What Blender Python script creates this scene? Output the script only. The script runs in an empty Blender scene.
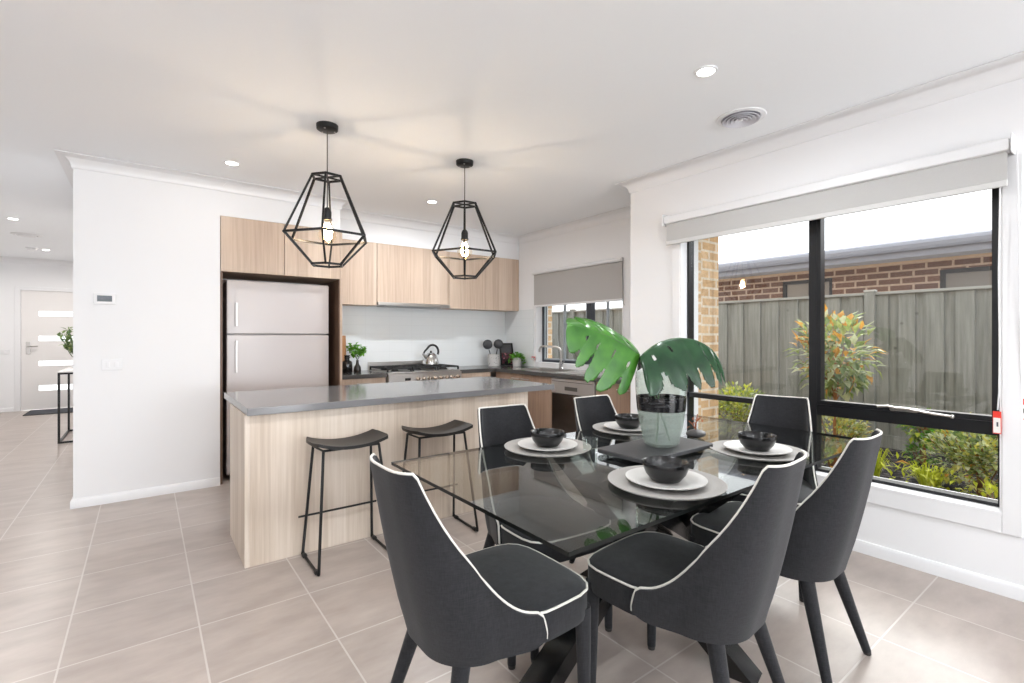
import bpy, bmesh, math, random
from math import sin, cos, pi, radians, sqrt, atan2
from mathutils import Vector, Matrix
random.seed(7)
SC = bpy.context.scene
COL = SC.collection

# ------------------------------------------------------------------ helpers
def s2l(c):
    c = c / 255.0
    return c / 12.92 if c <= 0.04045 else ((c + 0.055) / 1.055) ** 2.4
def rgb(r, g, b):
    return (s2l(r), s2l(g), s2l(b), 1.0)

def newmat(name):
    m = bpy.data.materials.new(name); m.use_nodes = True
    nt = m.node_tree
    for n in list(nt.nodes): nt.nodes.remove(n)
    out = nt.nodes.new('ShaderNodeOutputMaterial')
    return m, nt, out
def N(nt, typ, **kw):
    n = nt.nodes.new(typ)
    for k, v in kw.items():
        if k.startswith('i_'):
            n.inputs[k[2:].replace('_', ' ')].default_value = v
        else: setattr(n, k, v)
    return n
def L(nt, a, b): nt.links.new(a, b)
def math_(nt, op, a, b=None):
    n = N(nt, 'ShaderNodeMath', operation=op)
    for i, x in enumerate((a, b)):
        if x is None: continue
        if isinstance(x, (int, float)): n.inputs[i].default_value = x
        else: L(nt, x, n.inputs[i])
    return n.outputs[0]
def pbsdf(nt, out, color=None, rough=.5, metal=0.0, spec=.5, **kw):
    p = N(nt, 'ShaderNodeBsdfPrincipled')
    if color is not None: p.inputs['Base Color'].default_value = color
    p.inputs['Roughness'].default_value = rough
    p.inputs['Metallic'].default_value = metal
    p.inputs['Specular IOR Level'].default_value = spec
    for k, v in kw.items(): p.inputs[k].default_value = v
    L(nt, p.outputs[0], out.inputs[0])
    return p
def mat(name, c, rough=.5, metal=0.0, spec=.5, noise=0.0, nscale=30., bump=0.0, **kw):
    m, nt, out = newmat(name)
    col = rgb(*c)
    p = pbsdf(nt, out, col, rough, metal, spec, **kw)
    if noise or bump:
        tc = N(nt, 'ShaderNodeTexCoord')
        nz = N(nt, 'ShaderNodeTexNoise', i_Scale=nscale, i_Detail=4.0)
        L(nt, tc.outputs['Object'], nz.inputs['Vector'])
        if noise:
            mx = N(nt, 'ShaderNodeMix', data_type='RGBA')
            mx.inputs[6].default_value = tuple(x * (1 - noise) for x in col[:3]) + (1,)
            mx.inputs[7].default_value = tuple(min(1, x * (1 + noise)) for x in col[:3]) + (1,)
            L(nt, nz.outputs['Fac'], mx.inputs[0]); L(nt, mx.outputs[2], p.inputs['Base Color'])
        if bump:
            b = N(nt, 'ShaderNodeBump', i_Strength=bump, i_Distance=.004)
            L(nt, nz.outputs['Fac'], b.inputs['Height']); L(nt, b.outputs[0], p.inputs['Normal'])
    return m
def ramp(nt, fac, stops):
    r = N(nt, 'ShaderNodeValToRGB')
    while len(r.color_ramp.elements) < len(stops): r.color_ramp.elements.new(.5)
    for e, (p, c) in zip(r.color_ramp.elements, stops): e.position = p; e.color = c
    L(nt, fac, r.inputs[0]); return r.outputs[0]

def wood(name, dark, mid, light, plank=.105, rough=.45, gs=1.0):
    m, nt, out = newmat(name)
    p = pbsdf(nt, out, None, rough, 0, .4)
    tc = N(nt, 'ShaderNodeTexCoord'); sp = N(nt, 'ShaderNodeSeparateXYZ')
    L(nt, tc.outputs['Object'], sp.inputs[0])
    h = math_(nt, 'ADD', sp.outputs[0], sp.outputs[1])
    pk = math_(nt, 'FLOOR', math_(nt, 'DIVIDE', h, plank))
    wn = N(nt, 'ShaderNodeTexWhiteNoise', noise_dimensions='1D'); L(nt, pk, wn.inputs['W'])
    cb = N(nt, 'ShaderNodeCombineXYZ')
    L(nt, math_(nt, 'MULTIPLY', h, 55 * gs), cb.inputs[0]); L(nt, math_(nt, 'MULTIPLY', sp.outputs[2], 1.6 * gs), cb.inputs[1])
    L(nt, math_(nt, 'MULTIPLY', wn.outputs[0], 40.0), cb.inputs[2])
    n1 = N(nt, 'ShaderNodeTexNoise', i_Scale=1.0, i_Detail=5.0, i_Roughness=.6); L(nt, cb.outputs[0], n1.inputs['Vector'])
    f = math_(nt, 'ADD', math_(nt, 'MULTIPLY', n1.outputs['Fac'], .75), math_(nt, 'MULTIPLY', wn.outputs[0], .30))
    c = ramp(nt, f, [(.28, rgb(*dark)), (.52, rgb(*mid)), (.78, rgb(*light))])
    L(nt, c, p.inputs['Base Color'])
    return m

def brickmat(name, c1, c2, mortar, bw=.24, rh=.086, ms=.011):
    m, nt, out = newmat(name)
    p = pbsdf(nt, out, None, .85, 0, .2)
    tc = N(nt, 'ShaderNodeTexCoord'); sp = N(nt, 'ShaderNodeSeparateXYZ'); L(nt, tc.outputs['Object'], sp.inputs[0])
    cb = N(nt, 'ShaderNodeCombineXYZ')
    L(nt, math_(nt, 'ADD', sp.outputs[0], sp.outputs[1]), cb.inputs[0]); L(nt, sp.outputs[2], cb.inputs[1])
    b = N(nt, 'ShaderNodeTexBrick'); L(nt, cb.outputs[0], b.inputs['Vector'])
    b.inputs['Color1'].default_value = rgb(*c1); b.inputs['Color2'].default_value = rgb(*c2); b.inputs['Mortar'].default_value = rgb(*mortar)
    b.inputs['Scale'].default_value = 1; b.inputs['Brick Width'].default_value = bw; b.inputs['Row Height'].default_value = rh
    b.inputs['Mortar Size'].default_value = ms; b.inputs['Mortar Smooth'].default_value = .1; b.inputs['Bias'].default_value = 0
    nz = N(nt, 'ShaderNodeTexNoise', i_Scale=25.0, i_Detail=4.0); L(nt, tc.outputs['Object'], nz.inputs['Vector'])
    mx = N(nt, 'ShaderNodeMix', data_type='RGBA', blend_type='MULTIPLY'); mx.inputs[0].default_value = .35
    L(nt, b.outputs['Color'], mx.inputs[6]); L(nt, ramp(nt, nz.outputs['Fac'], [(.3, (.55, .55, .55, 1)), (.7, (1.25, 1.25, 1.25, 1))]), mx.inputs[7])
    L(nt, mx.outputs[2], p.inputs['Base Color'])
    bp = N(nt, 'ShaderNodeBump', i_Strength=.5, i_Distance=.006); bp.invert = True
    L(nt, b.outputs['Fac'], bp.inputs['Height']); L(nt, bp.outputs[0], p.inputs['Normal'])
    return m

def glassmat(name, tint, ior=1.5, rough=0.0, spec=1.0):
    m, nt, out = newmat(name)
    t = N(nt, 'ShaderNodeBsdfTransparent'); t.inputs[0].default_value = tint
    g = N(nt, 'ShaderNodeBsdfGlossy'); g.inputs['Color'].default_value = (spec, spec, spec, 1); g.inputs['Roughness'].default_value = rough
    lw = N(nt, 'ShaderNodeLayerWeight'); lw.inputs['Blend'].default_value = .5     # Schlick reflectance, the same from both sides
    f0 = ((ior - 1) / (ior + 1)) ** 2
    fr = math_(nt, 'ADD', f0, math_(nt, 'MULTIPLY', math_(nt, 'POWER', lw.outputs['Facing'], 5.0), 1 - f0))
    mx = N(nt, 'ShaderNodeMixShader'); L(nt, fr, mx.inputs[0]); L(nt, t.outputs[0], mx.inputs[1]); L(nt, g.outputs[0], mx.inputs[2])
    L(nt, mx.outputs[0], out.inputs[0])
    return m
def emis(name, c, s):
    m, nt, out = newmat(name)
    e = N(nt, 'ShaderNodeEmission'); e.inputs[0].default_value = c; e.inputs[1].default_value = s
    L(nt, e.outputs[0], out.inputs[0]); return m

class MB:
    def __init__(s): s.v = []; s.f = []; s.mi = []; s.cur = 0; s.bev = False
    def add(s, vs, fs):
        o = len(s.v); s.v += [Vector(x) for x in vs]
        for f in fs: s.f.append(tuple(i + o for i in f)); s.mi.append(s.cur)
        return s
    def box(s, a, b, bev=0.0):
        x0, y0, z0 = [min(p, q) for p, q in zip(a, b)]; x1, y1, z1 = [max(p, q) for p, q in zip(a, b)]
        if bev <= 0:
            vs = [(x, y, z) for z in (z0, z1) for y in (y0, y1) for x in (x0, x1)]
            return s.add(vs, [(0, 2, 3, 1), (4, 5, 7, 6), (0, 1, 5, 4), (2, 6, 7, 3), (0, 4, 6, 2), (1, 3, 7, 5)])
        bev = min(bev, (x1 - x0) * .49, (y1 - y0) * .49, (z1 - z0) * .49)
        s.bev = True; bm = bmesh.new(); bmesh.ops.create_cube(bm, size=1)
        for v in bm.verts:
            v.co = Vector(((x0 + x1) / 2 + v.co.x * (x1 - x0), (y0 + y1) / 2 + v.co.y * (y1 - y0), (z0 + z1) / 2 + v.co.z * (z1 - z0)))
        bmesh.ops.bevel(bm, geom=bm.edges[:], offset=bev, segments=2, profile=.5, affect='EDGES')
        return s.bm(bm)
    def bm(s, bm):
        bm.verts.index_update()
        s.add([v.co.copy() for v in bm.verts], [[v.index for v in f.verts] for f in bm.faces]); bm.free(); return s
    def tube(s, pts, r, n=10, cap=True, closed=False):
        pts = [Vector(p) for p in pts]; m = len(pts)
        rs = r if isinstance(r, (list, tuple)) else [r] * m
        rings = []; up = None
        for i, p in enumerate(pts):
            a = pts[i - 1] if (i > 0 or closed) else p
            b = pts[(i + 1) % m] if (i < m - 1 or closed) else p
            t = (b - a).normalized()
            if up is None:
                up = Vector((0, 0, 1)) if abs(t.z) < .9 else Vector((1, 0, 0))
            sd = t.cross(up)
            if sd.length < 1e-6: sd = t.cross(Vector((0, 1, 0)))
            sd.normalize(); up = sd.cross(t).normalized()
            k = 1.0
            if 0 < i < m - 1 or closed:
                d1 = (p - a).normalized(); c = max(.35, d1.dot(t)); k = 1 / c if c < .999 else 1
                k = min(k, 1.5)
            rings.append([p + (sd * cos(2 * pi * j / n) + up * sin(2 * pi * j / n)) * rs[i] * k for j in range(n)])
        vs = [v for rg in rings for v in rg]; fs = []
        for i in range(m if closed else m - 1):
            i2 = (i + 1) % m
            for j in range(n): fs.append((i * n + j, i * n + (j + 1) % n, i2 * n + (j + 1) % n, i2 * n + j))
        if cap and not closed:
            fs.append(tuple(range(n - 1, -1, -1))); fs.append(tuple((m - 1) * n + j for j in range(n)))
        return s.add(vs, fs)
    def lathe(s, prof, c=(0, 0, 0), n=32, close=False):
        # prof: (r,z) list bottom->top outer then optionally inner back down
        vs = []; fs = []; m = len(prof)
        for r, z in prof:
            for j in range(n): vs.append((c[0] + r * cos(2 * pi * j / n), c[1] + r * sin(2 * pi * j / n), c[2] + z))
        for i in range(m if close else m - 1):
            i2 = (i + 1) % m
            for j in range(n): fs.append((i * n + j, i * n + (j + 1) % n, i2 * n + (j + 1) % n, i2 * n + j))
        return s.add(vs, fs)
    def prism(s, poly, z0, z1):
        n = len(poly)
        vs = [(x, y, z0) for x, y in poly] + [(x, y, z1) for x, y in poly]
        fs = [tuple(range(n - 1, -1, -1)), tuple(range(n, 2 * n))] + [(i, (i + 1) % n, n + (i + 1) % n, n + i) for i in range(n)]
        return s.add(vs, fs)
    def bar(s, a, b, w, h, up=(0, 0, 1)):
        a = Vector(a); b = Vector(b); t = (b - a).normalized(); u = Vector(up)
        sd = t.cross(u).normalized(); u = sd.cross(t).normalized()
        vs = [p + sd * (w / 2 * i) + u * (h / 2 * j) for p in (a, b) for i, j in ((-1, -1), (1, -1), (1, 1), (-1, 1))]
        return s.add(vs, [(3, 2, 1, 0), (4, 5, 6, 7)] + [(i, (i + 1) % 4, 4 + (i + 1) % 4, 4 + i) for i in range(4)])
    def ball(s, c, r, sx=1, sy=1, sz=1, sub=2):
        bm = bmesh.new(); bmesh.ops.create_icosphere(bm, subdivisions=sub, radius=r)
        for v in bm.verts: v.co = Vector((c[0] + v.co.x * sx, c[1] + v.co.y * sy, c[2] + v.co.z * sz))
        return s.bm(bm)

def build(name, mb, m, parent=None, world=True, smooth=35, loc=None):
    off = Vector((0, 0, 0)); p = parent
    if parent is not None:
        if world:
            while p is not None: off += p.location; p = p.parent
    else:
        if loc is None:
            xs = [v.x for v in mb.v]; ys = [v.y for v in mb.v]; zs = [v.z for v in mb.v]
            loc = ((min(xs) + max(xs)) / 2, (min(ys) + max(ys)) / 2, min(zs))
        off = Vector(loc)
    me = bpy.data.meshes.new(name)
    me.from_pydata([v - off for v in mb.v], [], mb.f)
    mats = m if isinstance(m, (list, tuple)) else [m]
    for x in mats: me.materials.append(x)
    if len(mats) > 1: me.polygons.foreach_set('material_index', mb.mi)
    bm = bmesh.new(); bm.from_mesh(me); bmesh.ops.recalc_face_normals(bm, faces=bm.faces[:]); bm.to_mesh(me); bm.free()
    if smooth:
        me.polygons.foreach_set('use_smooth', [True] * len(me.polygons)); me.set_sharp_from_angle(angle=radians(smooth))
    me.update()
    o = bpy.data.objects.new(name, me); COL.objects.link(o)
    if mb.bev and smooth: w_n = o.modifiers.new('flat_faces', 'WEIGHTED_NORMAL'); w_n.keep_sharp = True; w_n.weight = 100
    if parent is not None: o.parent = parent
    else: o.location = off
    return o
def tag(o, label, cat, group=None, kind=None):
    o['label'] = label; o['category'] = cat
    if group: o['group'] = group
    if kind: o['kind'] = kind
    return o
def thing(name, label, cat, loc=(0, 0, 0), rz=0, group=None):
    o = bpy.data.objects.new(name, None); o.empty_display_size = .1; COL.objects.link(o)
    o.location = loc; o.rotation_euler = (0, 0, rz)
    return tag(o, label, cat, group)
def struct(name, mb, m, smooth=35, loc=(0, 0, 0)):
    o = build(name, mb, m, smooth=smooth, loc=loc); o['kind'] = 'structure'; return o
def structroot(name, loc=(0, 0, 0)):
    o = bpy.data.objects.new(name, None); COL.objects.link(o); o.location = loc; o['kind'] = 'structure'; return o
def dup(root, loc, rz, label, group=None):
    r = root.copy(); COL.objects.link(r); r.location = loc; r.rotation_euler = (0, 0, rz); r['label'] = label
    if group: r['group'] = group
    for ch in list(root.children):
        c = ch.copy(); COL.objects.link(c); c.parent = r
        for g in list(ch.children):
            d = g.copy(); COL.objects.link(d); d.parent = c
    return r

# ------------------------------------------------------------------ materials
WALL = mat('wall_paint', (233, 233, 234), .7, spec=.2)
CEIL = mat('ceiling_paint', (240, 242, 244), .8, spec=.15)
TRIM = mat('trim_gloss_white', (228, 228, 229), .35)
WHITE = mat('white_plastic', (226, 226, 227), .35)
BLACKM = mat('black_metal', (17, 17, 18), .42, .2)
FRAME = mat('window_black', (22, 23, 26), .35, .2)
STEEL = mat('brushed_steel', (196, 192, 188), .28, 1.0)
CHROME = mat('chrome', (215, 215, 215), .12, 1.0)
DARKSTEEL = mat('dark_steel_door', (120, 112, 106), .25, 1.0)
IRON = mat('black_iron', (24, 24, 25), .6)
FRIDGE = mat('fridge_enamel', (188, 180, 178), .3)
STONE = mat('grey_stone_top', (120, 119, 120), .13, 0, .6)
DARKTOP = mat('charcoal_benchtop', (72, 70, 69), .16, 0, .6)
WOOD_LIGHT = wood('light_oak_laminate', (182, 160, 142), (199, 178, 159), (213, 195, 178))
WOOD_ISL = wood('pale_oak_laminate', (186, 169, 152), (203, 188, 172), (217, 204, 191))
WOOD_SHADED = wood('shaded_oak_laminate', (134, 110, 94), (152, 127, 109), (168, 144, 126))  # the light oak darkened for the shade on the side base cupboards
WOOD_DARK_SHADE = mat('dark_panel_and_recess_shade', (104, 80, 64), .5, noise=.15, nscale=12)  # brown panel face, also dark for the shade in the fridge recess
KICK = mat('dark_kickboard', (40, 37, 36), .5)
SPLASH_M = None
BRICK_T = brickmat('tan_brick', (222, 190, 150), (205, 168, 124), (226, 214, 196))
BRICK_B = brickmat('brown_brick', (112, 84, 72), (130, 98, 82), (196, 172, 150), .26, .09, .013)
WINGLASS = glassmat('window_glass', (.97, .98, .98, 1), 1.45)
TABLEGLASS = glassmat('tinted_table_glass', (.74, .77, .76, 1), 1.6)
CLEARGLASS = glassmat('clear_glass', (.93, .95, .94, 1), 1.45)
GLASSEDGE = mat('dark_glass_edge', (14, 17, 16), .35, 0, .25)
BLKCER = mat('black_ceramic', (20, 20, 21), .24, 0, .5)
WHITECER = mat('white_ceramic', (196, 194, 191), .35, noise=.05, nscale=40)
SLATE = mat('slate_board', (54, 54, 56), .55, noise=.2, nscale=25, bump=.15)
SEATBLK = mat('black_timber_seat', (24, 21, 20), .45, noise=.2, nscale=30)
PIPING = mat('cream_piping', (206, 202, 194), .6)
RED = mat('red_plastic', (222, 58, 44), .45)
PAPER = mat('tag_paper', (225, 222, 218), .6)
BLIND = mat('blind_fabric', (186, 185, 183), .8, noise=.04, nscale=200)
BLINDK = mat('blind_fabric_kitchen', (172, 169, 166), .8, noise=.04, nscale=200)
GUTTER = mat('gutter_steel_blue_grey', (146, 149, 160), .5)
SOFFIT = mat('tan_moulding', (206, 178, 148), .6)
ROOF = mat('pale_roof_sheet', (214, 216, 220), .6)
BARK = mat('garden_stem', (140, 104, 74), .8)
ORANGE_STEM = mat('rusty_stem', (160, 110, 70), .8)
TOWEL = mat('white_towel', (232, 228, 222), .9)
BAMBOO = mat('cutting_board_wood', (178, 128, 84), .5, noise=.12, nscale=20)
KNOBM = mat('warm_chrome', (205, 190, 175), .2, 1.0)

def fabric():
    m, nt, out = newmat('charcoal_woven_fabric')
    p = pbsdf(nt, out, None, .85, 0, .25)
    p.inputs['Sheen Weight'].default_value = .12; p.inputs['Sheen Roughness'].default_value = .5
    tc = N(nt, 'ShaderNodeTexCoord'); mp = N(nt, 'ShaderNodeMapping'); mp.inputs['Scale'].default_value = (40, 40, 400)
    mp2 = N(nt, 'ShaderNodeMapping'); mp2.inputs['Scale'].default_value = (350, 350, 40)
    L(nt, tc.outputs['Object'], mp.inputs[0]); L(nt, tc.outputs['Object'], mp2.inputs[0])
    a = N(nt, 'ShaderNodeTexNoise', i_Scale=1.0, i_Detail=2.0); b = N(nt, 'ShaderNodeTexNoise', i_Scale=1.0, i_Detail=2.0)
    L(nt, mp.outputs[0], a.inputs['Vector']); L(nt, mp2.outputs[0], b.inputs['Vector'])
    f = math_(nt, 'MULTIPLY', math_(nt, 'ADD', a.outputs['Fac'], b.outputs['Fac']), .5)
    L(nt, ramp(nt, f, [(.35, rgb(24, 24, 26)), (.65, rgb(40, 40, 43))]), p.inputs['Base Color'])
    bp = N(nt, 'ShaderNodeBump', i_Strength=.25, i_Distance=.002); L(nt, f, bp.inputs['Height']); L(nt, bp.outputs[0], p.inputs['Normal'])
    return m
FABRIC = fabric()

def tilefloor():
    m, nt, out = newmat('porcelain_floor_tile')
    p = pbsdf(nt, out, None, .3, 0, .4)
    tc = N(nt, 'ShaderNodeTexCoord'); sp = N(nt, 'ShaderNodeSeparateXYZ'); L(nt, tc.outputs['Object'], sp.inputs[0])
    S = .4565
    def grid(o, x0):
        u = math_(nt, 'DIVIDE', math_(nt, 'SUBTRACT', o, x0), S)
        fr = math_(nt, 'FRACT', u); d = math_(nt, 'MULTIPLY', math_(nt, 'MINIMUM', fr, math_(nt, 'SUBTRACT', 1.0, fr)), S)
        return math_(nt, 'FLOOR', u), d
    ix, dx = grid(sp.outputs[0], -.266 - 20 * S); iy, dy = grid(sp.outputs[1], 2.985 - 20 * S)
    d = math_(nt, 'MINIMUM', dx, dy)
    g = math_(nt, 'LESS_THAN', d, .0034)
    cb = N(nt, 'ShaderNodeCombineXYZ'); L(nt, ix, cb.inputs[0]); L(nt, iy, cb.inputs[1])
    wn = N(nt, 'ShaderNodeTexWhiteNoise', noise_dimensions='3D'); L(nt, cb.outputs[0], wn.inputs['Vector'])
    vm = N(nt, 'ShaderNodeVectorMath', operation='ADD'); L(nt, tc.outputs['Object'], vm.inputs[0])
    vs = N(nt, 'ShaderNodeVectorMath', operation='SCALE'); L(nt, wn.outputs['Color'], vs.inputs[0]); vs.inputs['Scale'].default_value = 7
    L(nt, vs.outputs[0], vm.inputs[1])
    mp = N(nt, 'ShaderNodeMapping'); mp.inputs['Scale'].default_value = (2.2, 5.5, 1); L(nt, vm.outputs[0], mp.inputs[0])
    nz = N(nt, 'ShaderNodeTexNoise', i_Scale=1.6, i_Detail=7.0, i_Roughness=.6); L(nt, mp.outputs[0], nz.inputs['Vector'])
    f = math_(nt, 'ADD', nz.outputs['Fac'], math_(nt, 'MULTIPLY', math_(nt, 'SUBTRACT', wn.outputs['Value'], .5), .08))
    c = ramp(nt, f, [(.3, rgb(158, 146, 138)), (.5, rgb(168, 156, 148)), (.72, rgb(178, 166, 158))])
    mx = N(nt, 'ShaderNodeMix', data_type='RGBA'); L(nt, g, mx.inputs[0]); L(nt, c, mx.inputs[6]); mx.inputs[7].default_value = rgb(192, 185, 179)
    L(nt, mx.outputs[2], p.inputs['Base Color'])
    p.inputs['Roughness'].default_value = .30
    bp = N(nt, 'ShaderNodeBump', i_Strength=.3, i_Distance=.002); bp.invert = True; L(nt, g, bp.inputs['Height']); L(nt, bp.outputs[0], p.inputs['Normal'])
    return m
TILE = tilefloor()

def splash():
    m, nt, out = newmat('gloss_white_tile')
    p = pbsdf(nt, out, None, .12, 0, .5)
    tc = N(nt, 'ShaderNodeTexCoord'); sp = N(nt, 'ShaderNodeSeparateXYZ'); L(nt, tc.outputs['Object'], sp.inputs[0])
    h = math_(nt, 'DIVIDE', math_(nt, 'ADD', sp.outputs[0], sp.outputs[1]), .29); v = math_(nt, 'DIVIDE', math_(nt, 'SUBTRACT', sp.outputs[2], .88), .105)
    def ln(u, w):
        fr = math_(nt, 'FRACT', u); return math_(nt, 'LESS_THAN', math_(nt, 'MINIMUM', fr, math_(nt, 'SUBTRACT', 1.0, fr)), w)
    g = math_(nt, 'MAXIMUM', ln(h, .006), ln(v, .016))
    mx = N(nt, 'ShaderNodeMix', data_type='RGBA'); L(nt, g, mx.inputs[0]); mx.inputs[6].default_value = rgb(226, 229, 230); mx.inputs[7].default_value = rgb(219, 222, 223)
    L(nt, mx.outputs[2], p.inputs['Base Color']); return m
SPLASH_M = splash()

def fencemat():
    m, nt, out = newmat('grey_green_fence_paint')
    p = pbsdf(nt, out, None, .8, 0, .2)
    tc = N(nt, 'ShaderNodeTexCoord'); mp = N(nt, 'ShaderNodeMapping'); mp.inputs['Scale'].default_value = (30, 30, 2.0); L(nt, tc.outputs['Object'], mp.inputs[0])
    nz = N(nt, 'ShaderNodeTexNoise', i_Scale=1.0, i_Detail=5.0); L(nt, mp.outputs[0], nz.inputs['Vector'])
    n2 = N(nt, 'ShaderNodeTexVoronoi', i_Scale=3.2); L(nt, tc.outputs['Object'], n2.inputs['Vector'])
    knot = math_(nt, 'LESS_THAN', n2.outputs['Distance'], .06)
    c = ramp(nt, nz.outputs['Fac'], [(.3, rgb(122, 124, 119)), (.7, rgb(152, 154, 149))])
    mx = N(nt, 'ShaderNodeMix', data_type='RGBA'); L(nt, math_(nt, 'MULTIPLY', knot, .5), mx.inputs[0]); L(nt, c, mx.inputs[6]); mx.inputs[7].default_value = rgb(86, 86, 82)
    L(nt, mx.outputs[2], p.inputs['Base Color']); return m
FENCE = fencemat()
def mulchmat():
    m, nt, out = newmat('dark_bark_mulch')
    p = pbsdf(nt, out, None, .9, 0, .2)
    tc = N(nt, 'ShaderNodeTexCoord')
    vo = N(nt, 'ShaderNodeTexVoronoi', i_Scale=22.0); L(nt, tc.outputs['Object'], vo.inputs['Vector'])
    L(nt, ramp(nt, vo.outputs['Color'], [(.2, rgb(36, 34, 35)), (.55, rgb(66, 62, 62)), (.85, rgb(112, 106, 104))]), p.inputs['Base Color'])
    bp = N(nt, 'ShaderNodeBump', i_Strength=1.0, i_Distance=.03); L(nt, vo.outputs['Distance'], bp.inputs['Height']); L(nt, bp.outputs[0], p.inputs['Normal'])
    return m
MULCH = mulchmat()
def leafmat(name, c1, c2, tl=.35, rough=.45):
    m, nt, out = newmat(name)
    tc = N(nt, 'ShaderNodeTexCoord'); nz = N(nt, 'ShaderNodeTexNoise', i_Scale=14.0, i_Detail=2.0); L(nt, tc.outputs['Object'], nz.inputs['Vector'])
    c = ramp(nt, nz.outputs['Fac'], [(.35, rgb(*c1)), (.65, rgb(*c2))])
    p = N(nt, 'ShaderNodeBsdfPrincipled', i_Roughness=rough); L(nt, c, p.inputs['Base Color'])
    t = N(nt, 'ShaderNodeBsdfTranslucent'); L(nt, c, t.inputs[0])
    mx = N(nt, 'ShaderNodeMixShader'); mx.inputs[0].default_value = tl
    L(nt, p.outputs[0], mx.inputs[1]); L(nt, t.outputs[0], mx.inputs[2]); L(nt, mx.outputs[0], out.inputs[0]); return m
LEAF_G = leafmat('leaf_mid_green', (134, 158, 88), (182, 194, 120))
LEAF_D = leafmat('leaf_dark_green', (96, 122, 76), (134, 154, 100))
LEAF_L = leafmat('leaf_lime', (196, 208, 50), (226, 232, 84))
LEAF_Y = leafmat('leaf_yellow_green', (206, 204, 100), (228, 224, 136))
LEAF_O = leafmat('leaf_rust_orange', (206, 146, 54), (230, 178, 84))
LEAF_P = leafmat('leaf_pale', (190, 198, 156), (216, 222, 188))
MONST_B = leafmat('monstera_bright_leaf', (46, 100, 26), (68, 126, 36), .22, .3)
MONST_D = leafmat('monstera_deep_leaf', (22, 50, 30), (34, 68, 40), .08, .22)
STEMG = mat('monstera_stem', (70, 96, 62), .4)
HERB = leafmat('herb_leaf', (84, 150, 40), (120, 186, 60), .4)

# ------------------------------------------------------------------ room shell
ZC = 2.605; XR = 3.37; XK = 4.04; YB = 5.52; YN = 4.82; YS = 2.76; YE = 11.65; XL = -2.4; YBK = -6.5
struct('floor', MB().box((XL, YBK, -.1), (XR + .01, 2.6, 0)).box((XL, 2.6, -.1), (XK + .05, YE + .2, 0)), TILE, smooth=0)
struct('ceiling', MB().box((XL - .1, YBK, ZC), (XK + .25, YE + .2, ZC + .1)), CEIL, smooth=0)
# window opening in the dining wall
WY0, WY1, WZ0, WZ1 = .462, 2.262, .405, 2.09
w = MB()
w.box((XR, YBK, -.1), (XR + .24, WY0, ZC)); w.box((XR, WY1, -.1), (XR + .24, YS, ZC))
w.box((XR, WY0, -.1), (XR + .24, WY1, WZ0)); w.box((XR, WY0, WZ1), (XR + .24, WY1, ZC))
struct('wall_right', w, WALL, smooth=0)
KY0, KY1, KZ0, KZ1 = 3.40, 4.86, .925, 2.08
w = MB()
w.box((XK, YS - .02, -.1), (XK + .22, KY0, ZC)); w.box((XK, KY1, -.1), (XK + .22, YB + .2, ZC))
w.box((XK, KY0, -.1), (XK + .22, KY1, KZ0)); w.box((XK, KY0, KZ1), (XK + .22, KY1, ZC))
w.box((XR + .24, YS - .16, -.1), (XK + .22, YS, ZC))
struct('wall_kitchen_side', w, WALL, smooth=0)
w = MB().box((.3, YB, 0), (XK + .22, YB + .15, ZC))
w.box((1.53, 5.2, 2.306), (XK, YB, ZC)); w.box((.512, 4.835, 2.308), (1.53, YB, ZC))
struct('wall_back', w, WALL, smooth=0)
struct('wall_left_nib', MB().box((-.424, YN, 0), (.511, 6.0, ZC)).box((-.424, 6.0, 0), (-.30, YE, ZC)), WALL, smooth=0)
struct('wall_left', MB().box((XL - .1, YBK, 0), (XL, YE + .1, ZC)), WALL, smooth=0)
# hall end wall with a door opening
DX0, DX1, DZ = -1.70, -.84, 2.07
w = MB().box((XL, YE, 0), (DX0, YE + .15, ZC)).box((DX1, YE, 0), (-.3, YE + .15, ZC)).box((DX0, YE, DZ), (DX1, YE + .15, ZC))
struct('wall_hall_end', w, WALL, smooth=0)
# rear wall of the living area (behind the camera) with a wide opening for sliding doors
w = MB().box((XL, YBK - .15, 2.42), (XR + .24, YBK, ZC)).box((XL - .1, YBK - .15, 0), (XL + .15, YBK, ZC)).box((XR - .15, YBK - .15, 0), (XR + .24, YBK, ZC))
struct('wall_rear', w, WALL, smooth=0)

# exterior brick leaf of the kitchen bump-out
struct('wall_brick_outside', MB().box((XR + .26, 2.52, -.1), (4.27, YS - .165, 3.0)).box((4.262, 2.52, -.1), (4.36, KY0 - .03, 3.0)).box((4.262, KY1 + .03, -.1), (4.36, 6.5, 3.0))
       .box((4.262, KY0 - .03, -.1), (4.36, KY1 + .03, KZ0 - .02)).box((4.262, KY0 - .03, KZ1 + .05), (4.36, KY1 + .03, 3.0))
       .box((XR + .245, WY1 + .03, -.1), (XR + .33, 2.52, 3.0)).box((XR + .245, YBK, -.1), (XR + .33, WY0 - .03, 3.0)).box((XR + .245, WY0 - .03, -.1), (XR + .33, WY1 + .03, WZ0 - .06)), BRICK_T, smooth=0)

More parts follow.
